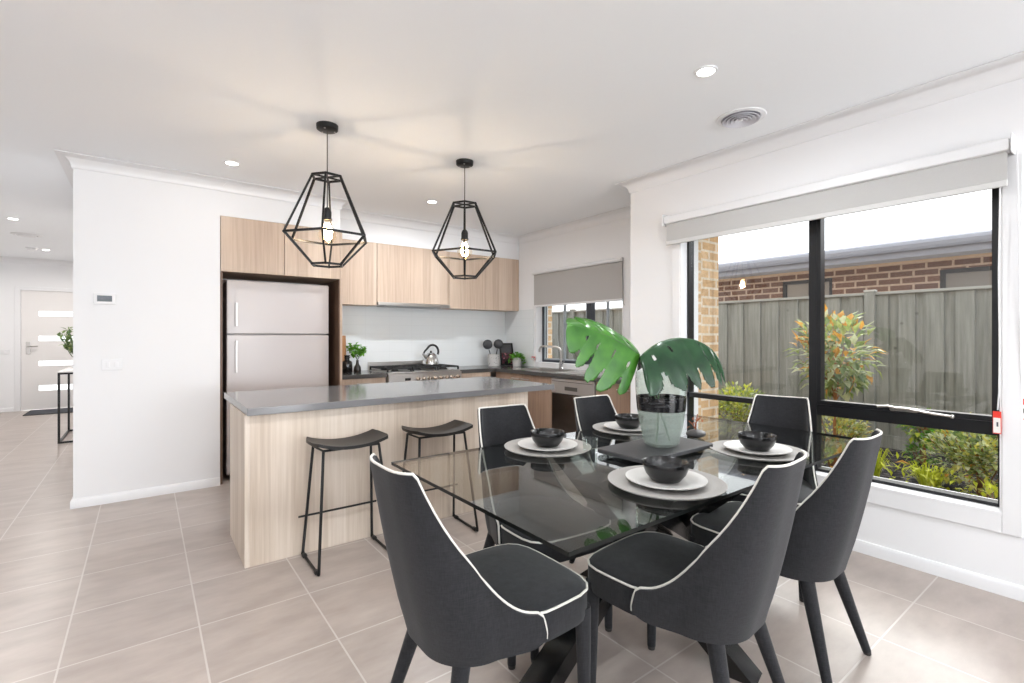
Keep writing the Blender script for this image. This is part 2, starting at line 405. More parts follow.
# mitred sweep of a profile along wall lines (room on the left of travel)
def sweep(path, prof, mb):
    P = [Vector((x, y)) for x, y in path]; m = len(P); rings = []
    for i, p in enumerate(P):
        def nrm(a, b):
            d = (b - a).normalized(); return Vector((-d.y, d.x))
        n1 = nrm(P[i - 1], p) if i > 0 else nrm(p, P[i + 1])
        n2 = nrm(p, P[i + 1]) if i < m - 1 else n1
        b = (n1 + n2); b = b / (1 + n1.dot(n2))
        rings.append([(p.x + b.x * d, p.y + b.y * d, z) for d, z in prof])
    k = len(prof); vs = [v for r in rings for v in r]; fs = []
    for i in range(m - 1):
        for j in range(k): fs.append((i * k + j, i * k + (j + 1) % k, (i + 1) * k + (j + 1) % k, (i + 1) * k + j))
    fs.append(tuple(range(k))); fs.append(tuple((m - 1) * k + j for j in range(k)))
    mb.add(vs, fs)
cove = [(0, ZC - .002), (0, 2.512), (.006, 2.512)]
for a in range(0, 10):
    t = a / 9 * pi / 2; cove.append((.010 + .078 * (1 - cos(t)), 2.517 + .078 * sin(t)))
cove += [(.094, 2.596), (.094, ZC - .002)]
cpath = [(XR, YBK), (XR, YS), (XK, YS), (XK, 5.2), (1.53, 5.2), (1.53, 4.835), (.511, 4.835), (.511, YN), (-.424, YN), (-.424, YE), (XL, YE), (XL, YBK)]
m_ = MB(); sweep(cpath, cove, m_); struct('trim_1', m_, TRIM)
skirt = [(0, 0), (.016, 0), (.016, .052), (.011, .066), (.008, .070), (0, .070)]
def baseboard(name, path):
    m_ = MB(); sweep(path, skirt, m_); struct(name, m_, TRIM)
baseboard('baseboard_right', [(XR, YBK), (XR, YS + .016)])
baseboard('baseboard_left_nib', [(.511, YN), (-.424, YN), (-.424, YE)])
baseboard('baseboard_hall_end', [(DX0 - .07, YE), (XL, YE), (XL, YBK)])

# ---- splashback tiles
sb = MB().box((1.53, YB - .012, .88), (XK, YB, 1.625)).box((XK - .01, KY1 + .02, .88), (XK, YB - .012, 1.625))
o = struct('trim_2', sb, SPLASH_M, smooth=0)

# ------------------------------------------------------------------ window_1 (dining)
def frame_rect(mb, x0, x1, y0, y1, z0, z1, t):
    mb.box((x0, y0, z0), (x1, y0 + t, z1)); mb.box((x0, y1 - t, z0), (x1, y1, z1))
    mb.box((x0, y0 + t, z0), (x1, y1 - t, z0 + t)); mb.box((x0, y0 + t, z1 - t), (x1, y1 - t, z1)); return mb
fx0, fx1 = XR + .07, XR + .14
w1 = structroot('window_1', (XR + .07, (WY0 + WY1) / 2, WZ0))
a = MB(); frame_rect(a, XR - .018, XR, WY0 - .075, WY1 + .075, WZ0 - .105, WZ1 + .075, .001)
arch = MB()
for (y0, y1, z0, z1) in ((WY0 - .072, WY0, WZ0 - .10, WZ1 + .06), (WY1, WY1 + .072, WZ0 - .10, WZ1 + .06), (WY0, WY1, WZ0 - .10, WZ0 - .015), (WY0, WY1, WZ1, WZ1 + .06)):
    arch.box((XR - .016, y0, z0), (XR - .0005, y1, z1), .004)
build('architrave', arch, TRIM, w1)
rev = MB()
rev.box((XR - .018, WY0 - .001, WZ0 - .016), (fx1, WY1 + .001, WZ0 + .004), .003)
rev.box((XR - .012, WY0 - .001, WZ0), (fx1, WY0 + .008, WZ1)); rev.box((XR - .012, WY1 - .008, WZ0), (fx1, WY1 + .001, WZ1)); rev.box((XR - .012, WY0, WZ1 - .008), (fx1, WY1, WZ1 + .001))
build('reveal_lining', rev, TRIM, w1)
fr = MB(); frame_rect(fr, fx0, fx1, WY0 + .008, WY1 - .008, WZ0 + .004, WZ1 - .008, .017)
MY0, MY1 = 1.316, 1.362
fr.box((fx0 - .006, MY0, WZ0 + .004), (fx1, MY1, WZ1 - .008))
fr.box((fx0, MY1, .792), (fx1, WY1 - .008, .828)); fr.box((fx0, WY0 + .008, .768), (fx1, MY0, .836))
build('frame', fr, FRAME, w1)
sash = MB(); frame_rect(sash, fx0 - .004, fx1 - .01, WY0 + .021, MY0 + .004, .838, WZ1 - .03, .026)
build('sash', sash, FRAME, w1)
def pane(y0, y1, z0, z1):
    build('pane', MB().box((fx0 + .03, y0, z0), (fx0 + .036, y1, z1)), WINGLASS, w1, smooth=0)
pane(MY1, WY1 - .03, .826, WZ1 - .03); pane(MY1, WY1 - .03, WZ0 + .026, .794); pane(WY0 + .03, MY0, WZ0 + .026, .770); pane(WY0 + .06, MY0 - .03, .872, WZ1 - .06)
hd = MB().box((fx0 - .028, .80, .845), (fx0 - .004, .93, .868), .006)
hd.tube([(fx0 - .03, .90, .862), (fx0 - .045, .84, .866), (fx0 - .04, .74, .852), (fx0 - .03, .66, .846)], [.009, .008, .007, .006], 8)
hd.ball((fx0 - .032, .655, .846), .010); hd.tube([(fx0 - .03, .88, .862), (fx0 - .05, .93, .872), (fx0 - .03, .985, .862)], .006, 8)
build('winder_handle', hd, STEEL, w1)

# roller blind on the dining window
BY0, BY1 = .425, 2.365
b1 = thing('roller_blind', 'wide pale grey roller blind rolled up above the black framed dining window', 'blind', (XR - .045, 1.39, 2.0))
build('headbox', MB().box((XR - .085, BY0, 2.160), (XR - .002, BY1, 2.222), .014), WHITE, b1)
build('fabric', MB().box((XR - .062, BY0 + .012, 2.022), (XR - .057, BY1 - .012, 2.165)), BLIND, b1, smooth=0)
build('bottom_rail', MB().box((XR - .070, BY0 + .01, 1.993), (XR - .050, BY1 - .01, 2.024), .006), mat('blind_rail', (206, 205, 203), .5), b1)
for y in (BY0 - .008, BY1 + .004):
    build('bracket', MB().box((XR - .088, y, 2.15), (XR, y + .006, 2.24), .002), WHITE, b1)
def cord(name, label, pts, tagc, tsz, grp):
    t = thing(name, label, 'blind cord', pts[-1], 0, grp)
    build('cord', MB().tube(pts, .0028, 6), WHITE, t)
    x, y, z = tagc; hw, hh = tsz
    tg = build('safety_tag', MB().box((x - .002, y - hw, z - hh), (x + .002, y + hw, z + hh), .0015), RED, t)
    lab = build('tag_face', MB().box((x - .0032, y - hw * .86, z - hh * .92), (x - .0018, y + hw * .86, z + hh * .42)), PAPER, tg, smooth=0)
    bl = MB().box((x - .0042, y - hw * .35, z - hh * .35), (x - .0031, y + hw * .1, z + hh * .05))
    build('warning_mark', bl, mat('tag_ink', (90, 90, 95), .6), tg, smooth=0)
    return t
cord('blind_cord', 'white blind cord with red edged safety tag hanging over the black window frame', [(XR - .055, .462, 2.02), (XR - .05, .468, 1.6), (XR - .045, .466, 1.2), (XR - .04, .468, 1.0), (XR - .032, .474, .91)], (XR - .032, .476, .848), (.015, .055), 'safety tagged blind cords')
cord('blind_cord', 'looped white blind chain with red edged safety tag on the wall beside the window', [(XR - .05, .405, 2.16), (XR - .03, .40, 1.7), (XR - .02, .398, 1.3), (XR - .015, .396, 1.06), (XR - .012, .396, 1.0), (XR - .012, .392, .985), (XR - .012, .388, .98)], (XR - .010, .386, .922), (.030, .050), 'safety tagged blind cords')

# ------------------------------------------------------------------ window_2 (kitchen)
kx0, kx1 = XK + .105, XK + .165
w2 = structroot('window_2', (kx0, (KY0 + KY1) / 2, KZ0))
rev = MB(); frame_rect(rev, XK - .004, kx1, KY0 - .001, KY1 + .001, KZ0, KZ1 + .001, .016); build('reveal_lining', rev, TRIM, w2)
fr = MB(); frame_rect(fr, kx0, kx1, KY0 + .016, KY1 - .016, KZ0 + .016, KZ1 - .016, .03)
fr.box((kx0 - .004, 3.965, KZ0 + .02), (kx1, 4.04, KZ1 - .02)); build('frame', fr, mat('kitchen_window_frame', (52, 56, 64), .4, .2), w2)
sl = MB(); frame_rect(sl, kx0 + .005, kx0 + .03, 4.04, KY1 - .046, KZ0 + .046, KZ1 - .046, .018); sl.box((kx0 + .005, 4.42, KZ0 + .05), (kx0 + .03, 4.445, KZ1 - .05)); sl.box((kx0 + .005, 3.72, KZ0 + .05), (kx0 + .03, 3.74, KZ1 - .05))
build('sliding_sash', sl, mat('sash_grey', (150, 158, 164), .4, .3), w2)
build('pane', MB().box((kx0 + .035, 4.035, KZ0 + .04), (kx0 + .04, KY1 - .04, KZ1 - .04)), WINGLASS, w2, smooth=0)
build('pane', MB().box((kx0 + .035, KY0 + .04, KZ0 + .04), (kx0 + .04, 3.97, KZ1 - .04)), WINGLASS, w2, smooth=0)
b2 = thing('roller_blind', 'grey roller blind half drawn over the kitchen sink window', 'blind', (XK - .02, 4.13, 1.65))
build('roller', MB().tube([(XK - .035, 3.392, 2.085), (XK - .035, 4.870, 2.085)], .022, 14), WHITE, b2)
build('fabric', MB().box((XK - .018, 3.40, 1.665), (XK - .013, 4.865, 2.09)), BLINDK, b2, smooth=0)
build('bottom_rail', MB().box((XK - .025, 3.40, 1.648), (XK - .008, 4.865, 1.672), .005), WHITE, b2)
build('chain', MB().tube([(XK - .03, 3.395, 2.07), (XK - .022, 3.392, 1.75), (XK - .022, 3.385, 1.62), (XK - .015, 3.375, 1.6)], .003, 6), mat('chain_grey', (130, 130, 130), .4), b2)

# ------------------------------------------------------------------ door_1 (front door at the hall end)
d1 = structroot('door_1', ((DX0 + DX1) / 2, YE, 0))
ar = MB()
for (x0, x1, z0, z1) in ((DX0 - .06, DX0 + .012, 0, DZ + .05), (DX1 - .012, DX1 + .06, 0, DZ + .05), (DX0, DX1, DZ - .012, DZ + .05)):
    ar.box((x0, YE - .018, z0), (x1, YE + .06, z1), .003)
build('door_frame', ar, TRIM, d1)
lf = MB(); zz = [(.328, .423), (.76, .846), (1.192, 1.279), (1.624, 1.711)]
lx0, lx1 = DX0 + .014, DX1 - .014; gx0, gx1 = -1.471, -1.03
prev = .012
for a, b in zz:
    lf.box((lx0, YE + .01, prev), (lx1, YE + .05, a)); lf.box((lx0, YE + .01, a), (gx0, YE + .05, b)); lf.box((gx1, YE + .01, a), (lx1, YE + .05, b)); prev = b
lf.box((lx0, YE + .01, prev), (lx1, YE + .05, DZ - .012)); build('door_leaf', lf, mat('door_white', (228, 225, 223), .4), d1, smooth=0)
for a, b in zz:
    build('glass_slot', MB().box((gx0 - .002, YE + .025, a - .002), (gx1 + .002, YE + .033, b + .002)), glassmat('door_glass', (.95, .96, .96, 1)), d1, smooth=0)
hn = build('handle_plate', MB().box((-1.628, YE - .002, .965), (-1.572, YE + .012, 1.18), .004), STEEL, d1)
build('lever', MB().tube([(-1.60, YE - .002, 1.10), (-1.60, YE - .045, 1.10), (-1.57, YE - .055, 1.10), (-1.47, YE - .055, 1.10)], .010, 8), STEEL, hn)
m_ = MB().box((-1.54, 10.92, .001), (-.62, YE - .06, .012), .003)
t = thing('door_mat', 'dark patterned door mat on the tiles inside the front door', 'mat', (-1.08, 11.25, 0))
build('mat_pile', m_, mat('mat_dark', (70, 72, 78), .95, noise=.45, nscale=9), t)
build('border', MB().box((-1.56, 10.90, .0005), (-.60, 10.92, .010)).box((-1.56, YE - .06, .0005), (-.60, YE - .045, .010)).box((-1.56, 10.92, .0005), (-1.54, YE - .06, .010)).box((-.62, 10.92, .0005), (-.60, YE - .06, .010)), mat('mat_border', (44, 44, 46), .95), t, smooth=0)

# hall console table and its vase
ct = thing('console_table', 'slim black framed console table with a pale top against the hallway wall', 'table', (-.64, 8.3, 0))
cx0, cx1, cy0, cy1, cz = -.826, -.45, 7.83, 8.80, .84
build('table_top', MB().box((cx0 - .004, cy0 - .004, cz), (cx1, cy1, cz + .014), .003), mat('pale_top', (225, 222, 220), .25), ct)
for x, y in ((cx0, cy0), (cx1 - .03, cy0), (cx0, cy1 - .03), (cx1 - .03, cy1 - .03)):
    build('leg', MB().box((x, y, 0), (x + .022, y + .022, cz)), BLACKM, ct, smooth=0)
for z in (0.0, cz - .022):
    for a, b in (((cx0 + .022, cy0), (cx1 - .03, cy0 + .022)), ((cx0 + .022, cy1 - .03), (cx1 - .03, cy1 - .008)), ((cx0, cy0 + .022), (cx0 + .022, cy1 - .03)), ((cx1 - .03, cy0 + .022), (cx1 - .008, cy1 - .03))):
        build('rail', MB().box((*a, z), (*b, z + .022)), BLACKM, ct, smooth=0)

def leaf_quads(mb, p, d, up, ln, wd, curl=.2):
    # a pointed leaf: 2x3 strip folded along the midrib
    d = d.normalized(); s = d.cross(up)
    if s.length < 1e-4: s = Vector((1, 0, 0))
    s.normalize(); n = s.cross(d)
    a = p; b = p + d * ln * .45 + n * ln * curl * .3; c = p + d * ln - n * ln * curl * .4
    l = p + d * ln * .45 + s * wd * .5 + n * (ln * curl * .3 + wd * .18); r = p + d * ln * .45 - s * wd * .5 + n * (ln * curl * .3 + wd * .18)
    mb.add([a, l, b, r, c], [(0, 2, 1), (0, 3, 2), (1, 2, 4), (2, 3, 4)])
def rv(): 
    while True:
        v = Vector((random.uniform(-1, 1), random.uniform(-1, 1), random.uniform(-1, 1)))
        if 0 < v.length <= 1: return v
hv = thing('vase_of_leaves', 'small vase of olive green leafy stems on the hallway console table', 'vase', (-.66, 8.25, cz + .014))
build('vase', MB().lathe([(.001, 0), (.045, 0), (.06, .08), (.045, .17), (.03, .20), (.034, .215), (.026, .215), (.024, .19), (.001, .02)], (-.66, 8.25, cz + .014), 18), WHITECER, hv)
lv = MB(); st = MB()
for i in range(12):
    tip = Vector((-.70 + random.uniform(-.17, .14), 8.25 + random.uniform(-.2, .2), cz + random.uniform(.30, .62)))
    st.tube([(-.66, 8.25, cz + .16), ((-.66 + tip.x) / 2, (8.25 + tip.y) / 2, tip.z * .55 + cz * .45), tip], .004, 5)
    for j in range(11):
        k = random.uniform(.35, 1); p = Vector((-.66, 8.25, cz + .16)).lerp(tip, k) + rv() * .03
        lv.cur = random.choice((0, 0, 1)); leaf_quads(lv, p, rv() + Vector((0, 0, .2)), Vector((0, 0, 1)), .075, .045)
build('stems', st, STEMG, hv); build('leaves', lv, [LEAF_D, LEAF_G], hv, smooth=0)

# ------------------------------------------------------------------ wall plates
t = thing('thermostat', 'white wall thermostat with a small grey display above a switch plate', 'thermostat', (-.242, YN, 1.51))
build('body', MB().box((-.31, YN - .02, 1.515), (-.176, YN - .0005, 1.597), .006), WHITE, t)
build('screen', MB().box((-.288, YN - .0225, 1.535), (-.20, YN - .0195, 1.58), .001), mat('lcd', (92, 98, 104), .15, noise=.4, nscale=40), t)
t = thing('light_switch', 'white wall switch plate below the thermostat', 'switch', (-.2, YN, 1.01))
build('plate', MB().box((-.262, YN - .010, 1.012), (-.138, YN - .0005, 1.098), .003), WHITE, t)
for x in (-.225, -.175): build('rocker', MB().box((x - .011, YN - .0135, 1.035), (x + .011, YN - .0095, 1.075), .002), TRIM, t)
t = thing('light_switch', 'white switch plate on the hallway end wall left of the front door', 'switch', (-1.88, YE, .97))
build('plate', MB().box((-1.94, YE - .010, .97), (-1.82, YE - .0005, 1.05), .003), WHITE, t)
build('rocker', MB().box((-1.895, YE - .0135, .99), (-1.865, YE - .0095, 1.03), .002), TRIM, t)

# ------------------------------------------------------------------ ceiling fittings
GLOW = emis('downlight_glow', (1, .95, .88, 1), 22.0)
def downlight(x, y, label, first=[None]):
    if first[0] is None:
        t = thing('downlight', label, 'downlight', (x, y, ZC), 0, 'round recessed downlights')
        build('trim_ring', MB().lathe([(.040, -.002), (.043, -.007), (.054, -.005), (.056, -.0005), (.040, -.0005)], (x, y, ZC), 28, True), WHITE, t)
        build('lamp_lens', MB().lathe([(.0005, -.004), (.041, -.004), (.041, -.001), (.0005, -.001)], (x, y, ZC), 28, True), GLOW, t)
        first[0] = t
    else: dup(first[0], (x, y, ZC), 0, label)
downlight(2.253, 1.369, 'glowing recessed downlight in front of the round ceiling vent')
downlight(.534, 4.286, 'glowing recessed downlight above the white wall near the fridge cupboard')
downlight(2.266, 4.322, 'glowing recessed downlight behind the two pendants in the kitchen ceiling')
downlight(-1.193, 7.80, 'glowing recessed downlight in the near part of the hallway ceiling')
downlight(-1.216, 10.29, 'glowing recessed downlight in the hallway ceiling nearest the front door')
LAMPS = [(2.253, 1.369), (.534, 4.286), (2.266, 4.322), (-1.193, 7.80), (-1.216, 10.29), (-1.2, 5.2)]  # last entry is an added unseen lamp without a fitting
VY = (2.90, 1.53)
t = thing('ceiling_vent', 'round white ceiling air vent with concentric louvres above the dining window', 'vent', (VY[0], VY[1], ZC))
GREYV = mat('vent_grey', (208, 207, 213), .5)
build('flange', MB().lathe([(.105, -.002), (.112, -.010), (.135, -.006), (.140, -.0005), (.105, -.0005)], (*VY, ZC), 36, True), WHITE, t)
build('throat', MB().lathe([(.001, -.0015), (.108, -.0015), (.108, -.0005), (.001, -.0005)], (*VY, ZC), 36, True), mat('vent_dark', (160, 158, 166), .7), t)
for r in (.026, .050, .074, .097):
    build('louvre', MB().lathe([(r - .012, -.010), (r + .006, -.022), (r + .009, -.020), (r - .008, -.006)], (*VY, ZC), 36, True), GREYV, t)
build('hub', MB().lathe([(.001, -.022), (.011, -.020), (.012, -.002), (.001, -.002)], (*VY, ZC), 24, True), WHITE, t)
t = thing('smoke_alarm', 'white round smoke alarm on the hallway ceiling beside the farther downlight', 'smoke alarm', (-1.36, 10.2, ZC))
build('base', MB().lathe([(.001, -.012), (.07, -.012), (.07, -.0005), (.001, -.0005)], (-1.36, 10.2, ZC), 24, True), WHITE, t)
build('cap', MB().lathe([(.001, -.04), (.035, -.038), (.055, -.028), (.058, -.012), (.001, -.012)], (-1.36, 10.2, ZC), 24, True), TRIM, t)
t = thing('ceiling_vent', 'flat white round ceiling vent between the two hallway downlights', 'vent', (-1.235, 8.92, ZC))
build('flange', MB().lathe([(.10, -.004), (.11, -.012), (.15, -.006), (.155, -.0005), (.10, -.0005)], (-1.235, 8.92, ZC), 28, True), WHITE, t)
build('disc', MB().lathe([(.001, -.024), (.085, -.022), (.092, -.016), (.001, -.014)], (-1.235, 8.92, ZC), 28, True), WHITE, t)

# ------------------------------------------------------------------ pendants
BULBGLASS = glassmat('bulb_glass', (1, .96, .88, 1), 1.3)
FIL = emis('filament_glow', (1, .64, .28, 1), 80.0)
def pendant(x, y, label, rot):
    t = thing('pendant_light', label, 'pendant light', (x, y, ZC), 0, 'black geometric cage pendants')
    c = build('canopy', MB().lathe([(.001, -.034), (.055, -.034), (.064, -.028), (.066, -.004), (.066, -.0005), (.001, -.0005)], (x, y, ZC), 32, True), BLACKM, t)
    for k in range(3):
        a = k * 2.094 + 2; build('screw', MB().lathe([(.001, -.004), (.006, -.003), (.006, .002), (.001, .002)], (x + .045 * cos(a), y + .045 * sin(a), ZC - .034), 10, True), STEEL, c)
    build('cord', MB().tube([(x, y, ZC - .03), (x, y, 2.08)], .0035, 8), mat('cord_grey', (70, 66, 64), .6), t)
    zt, zm, zb, rt, rm, rb = 2.275, 1.897, 1.722, .095, .265, .097
    P = lambda r, z, k: Vector((x + r * cos(rot + k * pi / 3), y + r * sin(rot + k * pi / 3), z))
    for nm, r, z in (('top_ring', rt, zt), ('middle_ring', rm, zm), ('bottom_ring', rb, zb)):
        g = MB()
        for k in range(6): g.bar(P(r, z, k), P(r, z, k + 1), 0.0125, .0125)
        for k in range(6): g.ball(P(r, z, k), .0095, sub=1)
        build(nm, g, BLACKM, t)
    for k in range(6):
        g = MB(); rad = Vector((cos(rot + k * pi / 3), sin(rot + k * pi / 3), 0))
        g.bar(P(rt, zt, k), P(rm, zm, k), .0115, .0115, rad); g.bar(P(rm, zm, k), P(rb, zb, k), .0115, .0115, rad)
        build('strut', g, BLACKM, t)
    br = MB()
    for k in (0, 1, 2): br.bar(P(rt, zt, k), P(rt, zt, k + 3), .009, .009)
    build('top_brace', br, BLACKM, t)
    sk = build('socket', MB().lathe([(.001, .080), (.010, .080), (.022, .068), (.026, .05), (.026, .012), (.029, .010), (.029, 0), (.001, 0)], (x, y, 2.005), 20), BLACKM, t)
    bl = build('bulb', MB().lathe([(.014, 2.008), (.016, 1.985), (.030, 1.965), (.050, 1.945), (.058, 1.915), (.052, 1.885), (.035, 1.862), (.001, 1.855)], (x, y, 0), 24), BULBGLASS, t)
    f = MB()
    for k in range(4):
        a = k * pi / 2; f.tube([(x + .008 * cos(a), y + .008 * sin(a), 1.985), (x + .028 * cos(a), y + .028 * sin(a), 1.94), (x + .022 * cos(a), y + .022 * sin(a), 1.895), (x, y, 1.880)], .006, 6)
    build('filament', f, FIL, bl)
    return t
pendant(.920, 3.16, 'black cage pendant light above the end of the island near the fridge', atan2(-3.16, -.92) - radians(6))
pendant(1.945, 3.18, 'black cage pendant light above the island end nearest the sink window', atan2(-3.18, -1.945) - radians(1))

# ------------------------------------------------------------------ kitchen joinery
def bar_handle(mb, a, b, off, r=.005):
    a = Vector(a); b = Vector(b); off = Vector(off); d = (b - a).normalized() * .015
    mb.tube([a + off, b + off], r, 8); mb.tube([a + d, a + d + off], r * .9, 8); mb.tube([b - d, b - d + off], r * .9, 8)
def wall_cab(x0, x1, y0, z0, z1, nd, label, m=WOOD_LIGHT, depth=None):
    t = thing('wall_cabinet', label, 'cabinet', ((x0 + x1) / 2, y0, z0), 0, 'oak overhead cupboards')
    build('carcass', MB().box((x0 + .001, y0 + .02, z0), (x1 - .001, YB - .001, z1)), m, t, smooth=0)
    w = (x1 - x0) / nd
    for k in range(nd): build('cabinet_door', MB().box((x0 + k * w + .0025, y0, z0 - .004), (x0 + (k + 1) * w - .0025, y0 + .019, z1 - .001), .0015), m, t)
wall_cab(.515, 1.53, YN + .012, 1.836, 2.307, 2, 'oak two door cupboard directly above the fridge')
wall_cab(1.552, 2.048, 5.2, 1.617, 2.305, 1, 'oak overhead cupboard between the fridge housing and the rangehood')
wall_cab(2.05, 2.958, 5.2, 1.655, 2.305, 1, 'oak overhead cupboard directly above the rangehood')
wall_cab(2.96, 4.037, 5.2, 1.617, 2.305, 2, 'oak overhead cupboard in the corner beside the window wall')
t = thing('fridge_panel', 'tall walnut brown end panel between the fridge and the stove bench', 'panel', (1.535, 5.1, 0))
build('panel', MB().box((1.531, YN + .012, 0), (1.550, YB - .002, 2.305)), WOOD_LIGHT, t, smooth=0)
build('inner_face', MB().box((1.518, YN + .014, 0), (1.5305, YB - .002, 1.828)), WOOD_DARK_SHADE, t, smooth=0)
t = thing('fridge_panel', 'narrow side panel coloured like the shaded gap between white wall and fridge', 'panel', (.52, 5.1, 0))
build('panel', MB().box((.5125, YN + .02, 0), (.532, YB - .002, 1.828)), WOOD_DARK_SHADE, t, smooth=0)
struct('trim_3', MB().box((.533, YB - .008, 0), (1.517, YB, 1.828)), WOOD_DARK_SHADE, smooth=0)  # recess back coloured dark for the shade around the fridge

# fridge
FX0, FX1, FY, FZ = .572, 1.450, 4.93, 1.772
t = thing('refrigerator', 'pale two door fridge freezer built into the timber housing', 'fridge', ((FX0 + FX1) / 2, FY, 0))
build('body', MB().box((FX0 + .004, FY + .06, .03), (FX1 - .004, YB - .05, FZ - .008), .008), FRIDGE, t)
for nm, z0, z1, h0, h1 in (('freezer_door', 1.293, FZ, 1.36, 1.57), ('fridge_door', .06, 1.285, .95, 1.235)):
    d = build(nm, MB().box((FX0, FY, z0), (FX1, FY + .056, z1), .010), FRIDGE, t)
    hb = MB().box((FX0 + .065, FY - .028, h0), (FX0 + .085, FY - .012, h1), .005).box((FX0 + .067, FY - .014, h0 + .01), (FX0 + .083, FY + .001, h0 + .035)).box((FX0 + .067, FY - .014, h1 - .035), (FX0 + .083, FY + .001, h1 - .01))
    build('handle', hb, mat('handle_silver', (210, 207, 205), .3, .2), d)
for x in (FX0 + .06, FX1 - .06): build('foot', MB().lathe([(.001, 0), (.022, 0), (.022, .032), (.001, .032)], (x, FY + .12, 0), 14, True), KICK, t)

# base cabinets along the back wall
BT = .88; UT = .838
def base_cab_back(x0, x1, label, drawers):
    t = thing('base_cabinet', label, 'cabinet', ((x0 + x1) / 2, 4.95, 0), 0, 'oak base cupboards')
    build('carcass', MB().box((x0, 4.97, .12), (x1, YB - .02, UT - .001)), WOOD_SHADED, t, smooth=0)
    build('kickboard', MB().box((x0, 5.01, 0), (x1, 5.03, .12)), KICK, t, smooth=0)
    z = UT - .004
    for h in drawers:
        d = build('drawer_front' if h < .3 else 'cabinet_door', MB().box((x0 + .002, 4.95, z - h), (x1 - .002, 4.969, z), .0015), WOOD_LIGHT, t)
        hb = MB(); bar_handle(hb, ((x0 + x1) / 2 - .07, 4.95, z - .05), ((x0 + x1) / 2 + .07, 4.95, z - .05), (0, -.024, 0)); build('handle', hb, STEEL, d); z -= h + .004
base_cab_back(1.552, 2.050, 'narrow oak base cupboard between the fridge panel and the stove', [.165, .53])
base_cab_back(2.962, 3.40, 'oak base cupboard between the stove and the kitchen corner', [.165, .53])
def base_cab_side(y0, y1, label, kind):
    t = thing('base_cabinet', label, 'cabinet', (3.47, (y0 + y1) / 2, 0), 0, 'oak base cupboards')
    build('carcass', MB().box((3.49, y0, .12), (XK - .02, y1, UT - (.15 if kind == 'doors' else .001))), WOOD_SHADED, t, smooth=0)
    build('kickboard', MB().box((3.53, y0, 0), (3.55, y1, .12)), KICK, t, smooth=0)
    if kind == 'doors':
        ym = (y0 + y1) / 2
        for a, b, hy in ((y0, ym, ym - .13), (ym, y1, ym + .05)):
            d = build('cabinet_door', MB().box((3.47, a + .002, .13), (3.489, b - .002, UT - .004), .0015), WOOD_SHADED, t)
            hb = MB(); bar_handle(hb, (3.47, hy - .02, UT - .055), (3.47, hy + .12, UT - .055), (-.024, 0, 0)); build('handle', hb, STEEL, d)
    else:
        d = build('cabinet_door', MB().box((3.47, y0 + .002, .13), (3.489, y1 - .002, UT - .004), .0015), WOOD_SHADED, t)
        hb = MB(); bar_handle(hb, (3.47, y0 + .08, UT - .055), (3.47, y0 + .22, UT - .055), (-.024, 0, 0)); build('handle', hb, STEEL, d)
base_cab_side(3.90, 4.94, 'two door oak base cupboard under the sink', 'doors')
base_cab_side(2.765, 3.262, 'oak base cupboard at the end of the bench beside the dishwasher', 'door')
# dishwasher
t = thing('dishwasher', 'stainless dishwasher under the bench next to the sink cupboard', 'dishwasher', (3.47, 3.58, 0))
DY0, DY1 = 3.268, 3.892
build('tub', MB().box((3.50, DY0 + .01, .11), (XK - .03, DY1 - .01, UT - .004)), DARKSTEEL, t, smooth=0)
dd = build('dishwasher_door', MB().box((3.462, DY0 + .004, .12), (3.50, DY1 - .004, .672), .004), DARKSTEEL, t)
cp = build('control_panel', MB().box((3.455, DY0 + .004, .678), (3.50, DY1 - .004, .832), .004), mat('panel_silver', (178, 172, 168), .38, .55), t)
build('handle_recess', MB().box((3.450, 3.50, .715), (3.4565, 3.68, .755), .002), mat('recess_dark', (92, 88, 84), .4, .5), cp)
build('vent_strip', MB().box((3.452, DY0 + .02, .800), (3.4562, DY1 - .02, .806)), mat('strip_dark', (90, 86, 82), .4), cp, smooth=0)
build('display', MB().box((3.4505, 3.60, .728), (3.4545, 3.66, .748), .001), mat('display_pale', (235, 235, 235), .2), cp)
build('kickboard', MB().box((3.53, DY0, 0), (3.55, DY1, .11)), KICK, t, smooth=0)

# worktops
t = build('worktop', MB().box((1.552, 4.925, UT), (2.052, YB - .013, BT), .003), DARKTOP)
tag(t, 'short charcoal worktop between the fridge panel and the stove', 'worktop')
# L-shaped top with sink cut-out
SY0, SY1, SX0, SX1 = 3.95, 4.62, 3.56, 3.92
m_ = MB(); zt0, zt1 = UT, BT
for a, b in (((2.958, 4.925), (3.445, YB - .013)), ((3.445, SY1), (XK - .011, YB - .013)), ((3.445, SY0), (SX0, SY1)), ((SX1, SY0), (XK - .003, SY1)), ((3.445, YS + .003), (XK - .003, SY0))):
    m_.box((a[0], a[1], zt0), (b[0], b[1], zt1))
tag(build('worktop', m_, DARKTOP, smooth=0), 'L shaped charcoal worktop running along the window past the sink', 'worktop')
t = thing('kitchen_sink', 'stainless sink set into the dark bench under the kitchen window', 'sink', ((SX0 + SX1) / 2, (SY0 + SY1) / 2, BT - .16))
bs = MB(); th = .012
bs.box((SX0 + th, SY0 + th, BT - .17), (SX1 - th, SY1 - th, BT - .158))
bs.box((SX0 + .001, SY0 + .001, BT - .17), (SX0 + th, SY1 - .001, BT)).box((SX1 - th, SY0 + .001, BT - .17), (SX1 - .001, SY1 - .001, BT)).box((SX0 + th, SY0 + .001, BT - .17), (SX1 - th, SY0 + th, BT)).box((SX0 + th, SY1 - th, BT - .17), (SX1 - th, SY1 - .001, BT))
build('bowl', bs, STEEL, t, smooth=0)
